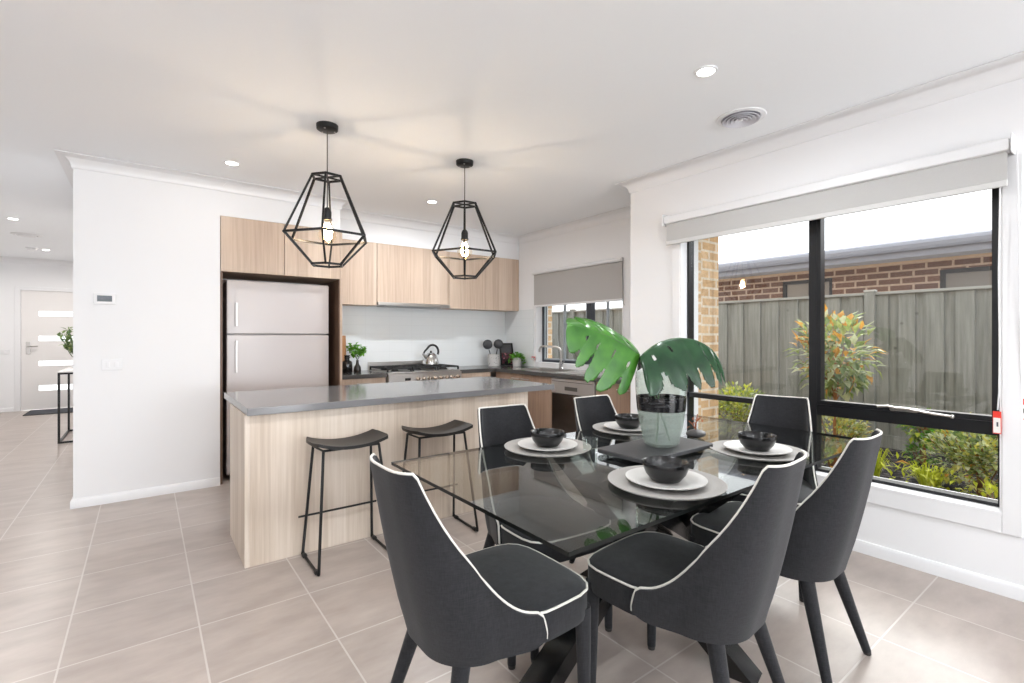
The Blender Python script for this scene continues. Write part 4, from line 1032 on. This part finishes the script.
def bandmat():
    m, nt, out = newmat('black_swirl_band'); p = pbsdf(nt, out, None, .15, 0, .6)
    tc = N(nt, 'ShaderNodeTexCoord'); mp = N(nt, 'ShaderNodeMapping'); mp.inputs['Scale'].default_value = (9, 9, 60); L(nt, tc.outputs['Object'], mp.inputs[0])
    nz = N(nt, 'ShaderNodeTexNoise', i_Scale=1.0, i_Detail=3.0, i_Distortion=2.0); L(nt, mp.outputs[0], nz.inputs['Vector'])
    L(nt, ramp(nt, nz.outputs['Fac'], [(.55, rgb(22, 22, 24)), (.66, rgb(70, 70, 72)), (.7, rgb(22, 22, 24))]), p.inputs['Base Color']); return m
build('frosted_body', MB().lathe([(.001, .0), (.062, 0), (.073, .006), (.081, .03), (.094, .09), (.105, .160), (.1015, .160), (.090, .09), (.077, .03), (.067, .014), (.001, .012)], VC, 48), frosted(), t, smooth=50)
build('dark_band', MB().lathe([(.1052, .1605), (.1080, .190), (.1102, .221), (.1066, .221), (.1044, .190), (.1017, .1605)], VC, 48, True), bandmat(), t, smooth=50)
build('clear_rim', MB().lathe([(.1102, .2215), (.1122, .25), (.1135, .28), (.1125, .325), (.111, .334), (.1095, .325), (.1105, .28), (.1092, .25), (.1072, .2215)], VC, 48), glassmat('vase_clear_glass', (.90, .93, .91, 1), 1.45), t, smooth=50)
build('water', MB().lathe([(.001, .0125), (.066, .0145), (.0765, .03), (.0895, .09), (.1010, .159), (.001, .159)], VC, 40), glassmat('vase_water', (.93, .95, .94, 1), 1.2), t, smooth=50)

def bez(P, t):
    P = [Vector(p) for p in P]
    while len(P) > 1: P = [a.lerp(b, t) for a, b in zip(P, P[1:])]
    return P[0]
def monstera(label, mid, sides, W, m, stem, droop, nf=6, seed=1, cut0=.5, gap=.02, hole=.6):
    rnd = random.Random(seed)
    t = thing('monstera_leaf', label, 'leaf', stem[-1], 0, 'monstera leaves in the vase')
    C = lambda u: bez(mid, max(0, u)) + (Vector(mid[0]) - Vector(mid[1])) * max(0, -u) * 1.2
    def prof(u): 
        x = min(1, max(0, (u + .16) / 1.16)); return W * (sin(pi * x ** .60) ** .50) * (1 - .15 * x)
    mb = MB()
    NA, NV = 96, 40
    for side, S in sides.items():
        S = Vector(S); vs = []; fs = []
        slits = [(.10 + .80 * (k + .5 + rnd.uniform(-.12, .12)) / nf, cut0 + rnd.uniform(-.10, .12)) for k in range(nf)]
        holes = [(a + rnd.uniform(-.01, .01) , .27 + rnd.uniform(-.03, .03), rnd.uniform(.010, .017), rnd.uniform(.05, .085)) for a, c in slits if rnd.random() < hole]
        for ia in range(NA + 1):
            a = ia / NA; sw = .30 - .9 * max(0, .30 - a); w = prof(-.16 + 1.16 * a)
            near = min(abs(a - c[0]) for c in slits)
            for iv in range(NV + 1):
                v = iv / NV; u = -.16 + 1.16 * a + sw * v * (1 - .75 * a)
                p = C(u) + S * (v * w) + Vector(droop[side]) * (v * v * w)
                p += Vector((0, 0, -1)) * (.013 * max(0, 1 - near / .055) * min(1, v * 2.5))      # each vein valley sinks a little
                vs.append(p)
        for ia in range(NA):
            for iv in range(NV):
                a, v = (ia + .5) / NA, (iv + .5) / NV
                if any(v > c and abs(a - sa) < .004 + gap * ((v - c) / (1 - c)) ** .7 + .035 * max(0, (v - .82) / .18) ** 2 for sa, c in slits): continue
                if any(((a - ha) / ra) ** 2 + ((v - hv_) / rv_) ** 2 < 1 for ha, hv_, ra, rv_ in holes): continue
                q = ia * (NV + 1) + iv; fs.append((q, q + 1, q + NV + 2, q + NV + 1))
        used = sorted({i for f in fs for i in f}); mp = {o: n for n, o in enumerate(used)}
        mb.add([vs[i] for i in used], [tuple(mp[i] for i in f) for f in fs])
    bl = build('blade', mb, m, t, smooth=60); sm = bl.modifiers.new('thick', 'SOLIDIFY'); sm.thickness = .0012
    build('midrib', MB().tube([C(u / 10) - Vector((0, 0, .001)) for u in range(0, 11)], [.0035 - .0025 * u / 10 for u in range(11)], 6), STEMG, bl)
    build('petiole', MB().tube([bez(stem, k / 12) for k in range(13)], .0045, 8), STEMG, t)
    return t
b0 = Vector(VC)
monstera('bright green monstera leaf spreading from the vase towards the kitchen window', [(1.745, 1.395, 1.200), (1.66, 1.425, 1.255), (1.55, 1.46, 1.30), (1.425, 1.47, 1.318)],
         {'low': (-.42, -.16, -.82), 'up': (.14, .30, .55)}, .265, MONST_B, [b0 + Vector((.035, -.02, .02)), b0 + Vector((-.01, .02, .22)), b0 + Vector((-.06, .05, .36)), Vector((1.745, 1.395, 1.200))], {'low': (.0, .12, -.05), 'up': (0, .25, -.25)}, 4, 3, .54, .036, .9)
monstera('deep green glossy monstera leaf drooping over the window side of the vase', [(1.742, 1.355, 1.195), (1.85, 1.33, 1.285), (1.985, 1.28, 1.285), (2.035, 1.20, 1.245), (2.02, 1.155, 1.15)],
         {'low': (-.36, -.48, -.44), 'up': (.55, .62, .02)}, .235, MONST_D, [b0 + Vector((-.035, .0, .02)), b0 + Vector((.02, .01, .22)), b0 + Vector((.0, .02, .33)), Vector((1.742, 1.355, 1.195))], {'low': (.05, .05, -.55), 'up': (0, 0, -.5)}, 5, 9, .66, .026, .2)
build('stem', MB().tube([b0 + Vector((.01, .03, .02)), b0 + Vector((-.02, .0, .18)), b0 + Vector((-.045, -.02, .33))], .004, 8), STEMG, [o for o in bpy.data.objects if o.name == 'glass_vase'][0])

t = thing('tumbler', 'small clear glass tumbler on the table between a charger and the slate board', 'glass', (1.585, 1.53, TZ))
build('glass', MB().lathe([(.001, .0005), (.029, .0005), (.031, .004), (.034, .062), (.0328, .062), (.029, .010), (.001, .010)], (1.588, 1.528, TZ), 28), CLEARGLASS, t, smooth=50)
build('rim', MB().lathe([(.0325, .061), (.0342, .061), (.0342, .063), (.0325, .063)], (1.588, 1.528, TZ), 28, True), CLEARGLASS, t)
t = thing('pebble_holder', 'smooth dark pebble with dry rusty twigs on the table behind the slate board', 'ornament', (2.24, 1.42, TZ))
build('pebble', MB().ball((2.245, 1.42, TZ + .0225), .045, 1.25, 1, .48, 3), mat('pebble_dark', (66, 64, 64), .5, noise=.3, nscale=40), t)
tg = MB()
for dx, dy, h in ((-.035, .01, .055), (.012, 0, .085), (.03, .01, .06)):
    tg.tube([(2.245, 1.42, TZ + .04), (2.245 + dx * .3, 1.42 + dy, TZ + .04 + h * .5), (2.245 + dx * 1.3, 1.42 + dy, TZ + .035 + h)], .003, 6)
tg.tube([(2.257, 1.42, TZ + .085), (2.275, 1.41, TZ + .105)], .003, 6)
for i in range(10): leaf_quads(tg, Vector((2.245 + random.uniform(-.045, .045), 1.42 + random.uniform(-.015, .015), TZ + random.uniform(.06, .11))), rv(), Vector((0, 0, 1)), .022, .012)
build('twigs', tg, mat('rusty_twig', (150, 82, 46), .7), t, smooth=0)

# ------------------------------------------------------------------ outside
GZ = -.02
struct('ground_outside', MB().box((XR + .34, -6, -.25), (6.86, 14, GZ)), MULCH, smooth=0)
struct('ground_path', MB().box((XR + .34, -6, GZ), (XR + .62, 2.5, GZ + .02)), mat('pale_gravel', (176, 172, 166), .9, noise=.3, nscale=60, bump=.4), smooth=0)
XF = 6.9
t = thing('paling_fence', 'grey green timber paling fence running behind the garden bed', 'fence', (XF, 3.5, GZ))
pl = MB(); y = -5.0; i = 0
while y < 13.5:
    wv = .150 if i % 2 == 0 else .165
    x = XF + (0 if i % 2 == 0 else .024)
    pl.box((x, y, GZ + .12), (x + .015, y + wv, 1.765 + random.uniform(-.002, .002))); y += .118 if i % 2 == 0 else .128; i += 1
build('palings', pl, FENCE, t, smooth=0)
build('plinth_board', MB().box((XF - .012, -5, GZ - .03), (XF + .012, 13.6, GZ + .14)), FENCE, t, smooth=0)
build('capping', MB().box((XF - .03, -5, 1.762), (XF + .06, 13.6, 1.792), .004), mat('fence_cap', (160, 161, 157), .8), t)
for yy in (-3.0, -.45, 2.06, 4.6, 7.1, 9.6, 12.1):
    p = build('post', MB().box((XF - .05, yy - .05, GZ), (XF + .012, yy + .05, 1.80)), FENCE, t, smooth=0)
    build('post_cap', MB().box((XF - .058, yy - .058, 1.80), (XF + .03, yy + .058, 1.822), .004), mat('post_cap_pale', (190, 190, 186), .7), p)
for z in (.3, .9, 1.5): build('rail', MB().box((XF + .032, -5, z), (XF + .07, 13.6, z + .08)), FENCE, t, smooth=0)

XN = 8.0
t = thing('neighbouring_house', 'brown brick house with grey gutters standing behind the garden fence', 'house', (XN + 1, 3, -.2))
NW = [(.25, 1.66, 1.45, 2.11), (2.86, 3.56, 1.5, 2.13)]
nw = MB(); ys = [-5.0, NW[0][0], NW[0][1], NW[1][0], NW[1][1], 5.4]
for a, b in ((ys[0], ys[1]), (ys[2], ys[3]), (ys[4], ys[5])): nw.box((XN, a, -.2), (XN + .2, b, 2.30))
for (a, b, z0, z1) in NW: nw.box((XN, a, -.2), (XN + .2, b, z0)).box((XN, a, z1), (XN + .2, b, 2.30))
nw.box((XN + .2, 5.2, -.2), (XN + 5, 5.4, 2.3))
build('brick_wall', nw, BRICK_B, t, smooth=0)
for (a, b, z0, z1) in NW:
    f = MB(); frame_rect(f, XN + .03, XN + .10, a, b, z0, z1, .05); f.box((XN + .03, a + .28, z0), (XN + .1, a + .33, z1))
    f = build('window_frame', f, mat('neighbour_frame', (48, 48, 50), .5), t, smooth=0)
    build('pane', MB().box((XN + .06, a + .04, z0 + .04), (XN + .07, b - .04, z1 - .04)), mat('dark_pane', (140, 134, 128), .15, 0, .6), f, smooth=0)
build('moulding', MB().box((XN - .04, -5, 2.235), (XN + .01, 5.44, 2.305)), SOFFIT, t, smooth=0)
build('soffit', MB().box((XN - .42, -5, 2.26), (XN - .04, 5.8, 2.275)), mat('soffit_grey', (150, 148, 148), .6), t, smooth=0)
build('fascia', MB().box((XN - .44, -5, 2.255), (XN - .42, 5.84, 2.36)).box((XN - .42, 5.82, 2.255), (XN + 5, 5.84, 2.36)), GUTTER, t, smooth=0)
gt = MB().tube([(XN - .49, -5, 2.395), (XN - .49, 5.86, 2.395)], .065, 10)
gt.box((XN - .52, -5, 2.42), (XN - .44, 5.86, 2.445))
build('gutter', gt, GUTTER, t)
rf = MB(); rf.add([(XN - .50, -5, 2.40), (XN - .50, 5.86, 2.40), (XN + 4, 3.6, 2.75), (XN + 4, -5, 2.75), (XN + 5, 5.86, 2.42), (XN - .5, -5, 2.36), (XN - .5, 5.86, 2.36), (XN + 5, 5.86, 2.36), (XN + 5, -5, 2.36), (XN + 5, 3.4, 2.76), (XN + 5, -5, 2.76)], [(0, 1, 2, 3), (1, 4, 9, 2), (3, 2, 9, 10), (0, 5, 6, 1), (1, 6, 7, 4), (5, 8, 7, 6), (4, 7, 8, 10, 9), (0, 3, 10, 8, 5)])
build('roof', rf, ROOF, t, smooth=0)
build('end_wall', MB().box((XN + .2, -4.9, -.2), (XN + 4.8, -4.8, 2.26)), BRICK_B, t, smooth=0)

def shrub(name, label, cat, base, r, h, n, ll, lw, mats, wts, stems=8, trunk=None, zmin=.02, group=None, inner=.35):
    t = thing(name, label, cat, base, 0, group); b = Vector(base)
    sb_ = MB(); lv = MB()
    c = b + Vector((0, 0, h[0])); rad = Vector((r[0], r[1], h[1]))
    if trunk:
        sb_.tube([b + Vector((0, 0, -.02)), b + Vector((.01, .01, h[0] * .5)), c + Vector((0, 0, h[1] * .5))], [trunk, trunk * .85, trunk * .35], 8)
    nodes = []
    for k in range(stems):
        d = rv().normalized(); d.z = abs(d.z) * .9 + .1 if not trunk else d.z
        tip = c + Vector((d.x * rad.x, d.y * rad.y, d.z * rad.z)) * random.uniform(.7, 1.0)
        st_ = b + Vector((random.uniform(-.03, .03), random.uniform(-.03, .03), 0)) if not trunk else b.lerp(c, random.uniform(.5, 1.0))
        mid = st_.lerp(tip, .5) + Vector((0, 0, .04)); sb_.tube([st_, mid, tip], [.006, .005, .003], 5)
        for q in range(8): nodes.append((mid.lerp(tip, random.random()), d))
    for k in range(n):
        if random.random() < .55 and nodes:
            p, d = random.choice(nodes); p = p + rv() * ll * .9
        else:
            d = rv().normalized(); p = c + Vector((d.x * rad.x, d.y * rad.y, d.z * rad.z)) * random.uniform(inner, 1.0) ** .6
        if p.z < b.z + zmin: continue
        hi = (p.z - (c.z - rad.z)) / (2 * rad.z)
        lv.cur = wts(hi)
        leaf_quads(lv, p, (d + rv() * .9 + Vector((0, 0, .25))), Vector((0, 0, 1)), ll * random.uniform(.7, 1.2), lw * random.uniform(.8, 1.15))
    build('stems', sb_, ORANGE_STEM if trunk else BARK, t); build('foliage', lv, mats, t, smooth=0)
    return t
def rnd_idx(*w):
    def f(hi): return random.choices(range(len(w)), w)[0]
    return f
shrub('magnolia_tree', 'slender young magnolia with rusty orange leaf undersides behind the window mullion', 'tree', (5.3, 1.87, GZ), (.33, .33), (1.15, .42), 520, .13, .062, [LEAF_G, LEAF_D, LEAF_O, LEAF_P],
      lambda hi: random.choices((0, 1, 2, 3), (3, 1.5, .7 + 6 * max(0, hi - .35), 1.6))[0], 26, .017, .5)
shrub('garden_shrub', 'yellowish small leaved shrub at the foot of the young magnolia', 'shrub', (5.32, 1.90, GZ), (.30, .30), (.34, .30), 900, .06, .032, [LEAF_G, LEAF_Y, LEAF_P, LEAF_O], rnd_idx(3, 4, 2, .5), 14)
shrub('garden_shrub', 'wide variegated shrub against the fence at the right edge of the window', 'shrub', (5.42, .86, GZ), (.36, .36), (.30, .33), 1700, .062, .036, [LEAF_G, LEAF_Y, LEAF_P, LEAF_D, LEAF_O], rnd_idx(4, 2.6, 3, 2, .35), 22)
shrub('garden_tree', 'small bright green standard tree with a bare stem in the mulch bed', 'tree', (6.30, 1.42, GZ), (.18, .18), (.38, .14), 420, .075, .045, [LEAF_G, LEAF_L, HERB], rnd_idx(3, 1, 2), 16, .016, .25)
shrub('garden_shrub', 'low leafy sucker growing round the stem of the small standard tree', 'shrub', (6.28, 1.46, GZ), (.12, .12), (.10, .10), 110, .06, .04, [LEAF_G, HERB], rnd_idx(2, 2), 6)
shrub('garden_shrub', 'light green shrub in front of the fence beside the tan brick pier', 'shrub', (6.0, 3.22, GZ), (.34, .34), (.32, .38), 1300, .07, .04, [LEAF_G, LEAF_Y, LEAF_L, LEAF_P], rnd_idx(3, 2, 1.5, 1), 18)
def grass(label, base, h, n, spread, m, wide=.012):
    t = thing('grass_clump', label, 'grass clump', base, 0); b = Vector(base); mb = MB()
    for k in range(n):
        a = random.uniform(0, 2 * pi); lean_ = random.uniform(.1, 1) * spread; hh = h * random.uniform(.6, 1.05)
        p0 = b + Vector((cos(a), sin(a), 0)) * random.uniform(0, .05); d = Vector((cos(a), sin(a), 0)); s = Vector((-sin(a), cos(a), 0)) * wide * .5
        pts = [p0, p0 + d * lean_ * .3 + Vector((0, 0, hh * .55)), p0 + d * lean_ * .7 + Vector((0, 0, hh * .95)), p0 + d * lean_ * 1.1 + Vector((0, 0, hh * (1.0 - .35 * lean_ / spread)))]
        vs = [];
        for i, p in enumerate(pts[:3]): vs += [p - s * (1 - .2 * i), p + s * (1 - .2 * i)]
        vs.append(pts[3]); mb.add(vs, [(0, 1, 3, 2), (2, 3, 5, 4), (4, 5, 6)])
    build('blades', mb, m, t, smooth=0); return t
grass('bright lime grass clump in the mulch just behind the right hand dining chair', (5.20, 1.545, GZ), .30, 90, .16, LEAF_L)
g_ = grass('lime strappy clump with leafy yellow sprigs in the mulch beside the variegated shrub', (5.20, 1.15, GZ), .23, 110, .20, LEAF_L)
lv = MB()
for i in range(75):
    leaf_quads(lv, Vector((5.13 + random.uniform(-.25, .2), 1.15 + random.uniform(-.27, .3), GZ + random.uniform(.06, .24))), rv() + Vector((0, 0, .2)), Vector((0, 0, 1)), .075, .026)
build('sprigs', lv, LEAF_L, g_, smooth=0)
shrub('garden_shrub', 'few yellow leaved sprigs at the window sill corner below the variegated shrub', 'shrub', (4.95, .74, GZ), (.16, .16), (.10, .08), 70, .08, .03, [LEAF_L, LEAF_Y], rnd_idx(3, 1), 6)
t = build('stone', MB().ball((5.02, .87, GZ + .03), .05, 1.2, 1, .7, 3), mat('garden_stone', (186, 158, 124), .8, noise=.2, nscale=20)); tag(t, 'small tan stone on the mulch under the variegated shrub', 'stone')
lv = MB(); leaf_quads(lv, Vector((5.9, 1.56, GZ + .05)), Vector((.2, -1, .1)), Vector((0, 0, 1)), .12, .08)
t = build('fallen_leaf', lv, LEAF_O, smooth=0); sm = t.modifiers.new('thick', 'SOLIDIFY'); sm.thickness = .003; tag(t, 'single orange fallen leaf lying on the dark mulch near the fence', 'leaf')

# ------------------------------------------------------------------ camera, light, world
cam = bpy.data.cameras.new('camera'); co = bpy.data.objects.new('camera', cam); COL.objects.link(co)
co.location = (0, 0, 1.27); co.rotation_euler = (pi / 2, 0, radians(-37.0))
cam.sensor_width = 36; cam.lens = 487 * 36 / 1024; cam.shift_y = -5 / 1024; cam.clip_start = .05
SC.camera = co

wd = bpy.data.worlds.new('overcast'); SC.world = wd; wd.use_nodes = True
nt = wd.node_tree
for n in list(nt.nodes): nt.nodes.remove(n)
wo = N(nt, 'ShaderNodeOutputWorld'); bg = N(nt, 'ShaderNodeBackground')
tc = N(nt, 'ShaderNodeTexCoord'); sp = N(nt, 'ShaderNodeSeparateXYZ'); L(nt, tc.outputs['Generated'], sp.inputs[0])
L(nt, ramp(nt, sp.outputs[2], [(0.0, (.96, .97, 1, 1)), (.5, (.98, .99, 1, 1)), (1.0, (.90, .95, 1, 1))]), bg.inputs[0])
bg.inputs[1].default_value = 2.0; L(nt, bg.outputs[0], wo.inputs[0])

def area(name, loc, rot, sx, sy, power, color=(1, 1, 1), shape='RECTANGLE', spread=180):
    l = bpy.data.lights.new(name, 'AREA'); l.shape = shape; l.size = sx
    if shape in ('RECTANGLE', 'ELLIPSE'): l.size_y = sy
    l.energy = power; l.color = color; l.spread = radians(spread)
    o = bpy.data.objects.new(name, l); COL.objects.link(o); o.location = loc; o.rotation_euler = rot; return o
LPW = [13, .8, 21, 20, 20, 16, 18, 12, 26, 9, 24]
for i, (x, y) in enumerate(LAMPS + [(.53, 1.37), (-1.2, 1.37), (.53, -1.6), (2.25, -1.6), (-1.2, -1.6)]):  # appended lamps are unseen, added beyond the fitted downlights to brighten the room
    area('downlight_and_fill_lamp', (x, y, ZC - .012), (0, 0, 0), .09, .09, LPW[i], (1, .96, .92) if i in (3, 4) else (.94, .97, 1), 'DISK', 170)
# added unseen fill light in the rear opening, tilted up to lift the ceiling
area('rear_fill_light', (1.7, YBK - .1, 1.25), (radians(146), 0, 0), 3.2, 2.3, 520, (.90, .955, 1))
# bright hazy sky on the garden side: a very soft sun high over the neighbour's roof
l = bpy.data.lights.new('hazy_sun', 'SUN'); l.energy = 4.5; l.angle = radians(45); l.color = (1, .985, .96)
o = bpy.data.objects.new('hazy_sun', l); COL.objects.link(o); o.location = (6, -3, 8); o.rotation_euler = Vector((-.72, -.06, -.62)).to_track_quat('-Z', 'Y').to_euler()
for x, y in ((.92, 3.16), (1.945, 3.18)):
    l = bpy.data.lights.new('bulb_light', 'POINT'); l.energy = 10; l.color = (1, .91, .82); l.shadow_soft_size = .03
    o = bpy.data.objects.new('bulb_light', l); COL.objects.link(o); o.location = (x, y, 1.91)

vs_ = SC.view_settings
SC.display_settings.display_device = 'sRGB'
vs_.view_transform = 'Standard'; vs_.look = 'None'; vs_.gamma = 1; vs_.exposure = 0.15; vs_.use_curve_mapping = False
SC.cycles.max_bounces = 10; SC.cycles.diffuse_bounces = 6; SC.cycles.glossy_bounces = 5; SC.cycles.transparent_max_bounces = 16; SC.cycles.transmission_bounces = 8
SC.cycles.sample_clamp_indirect = 6.0
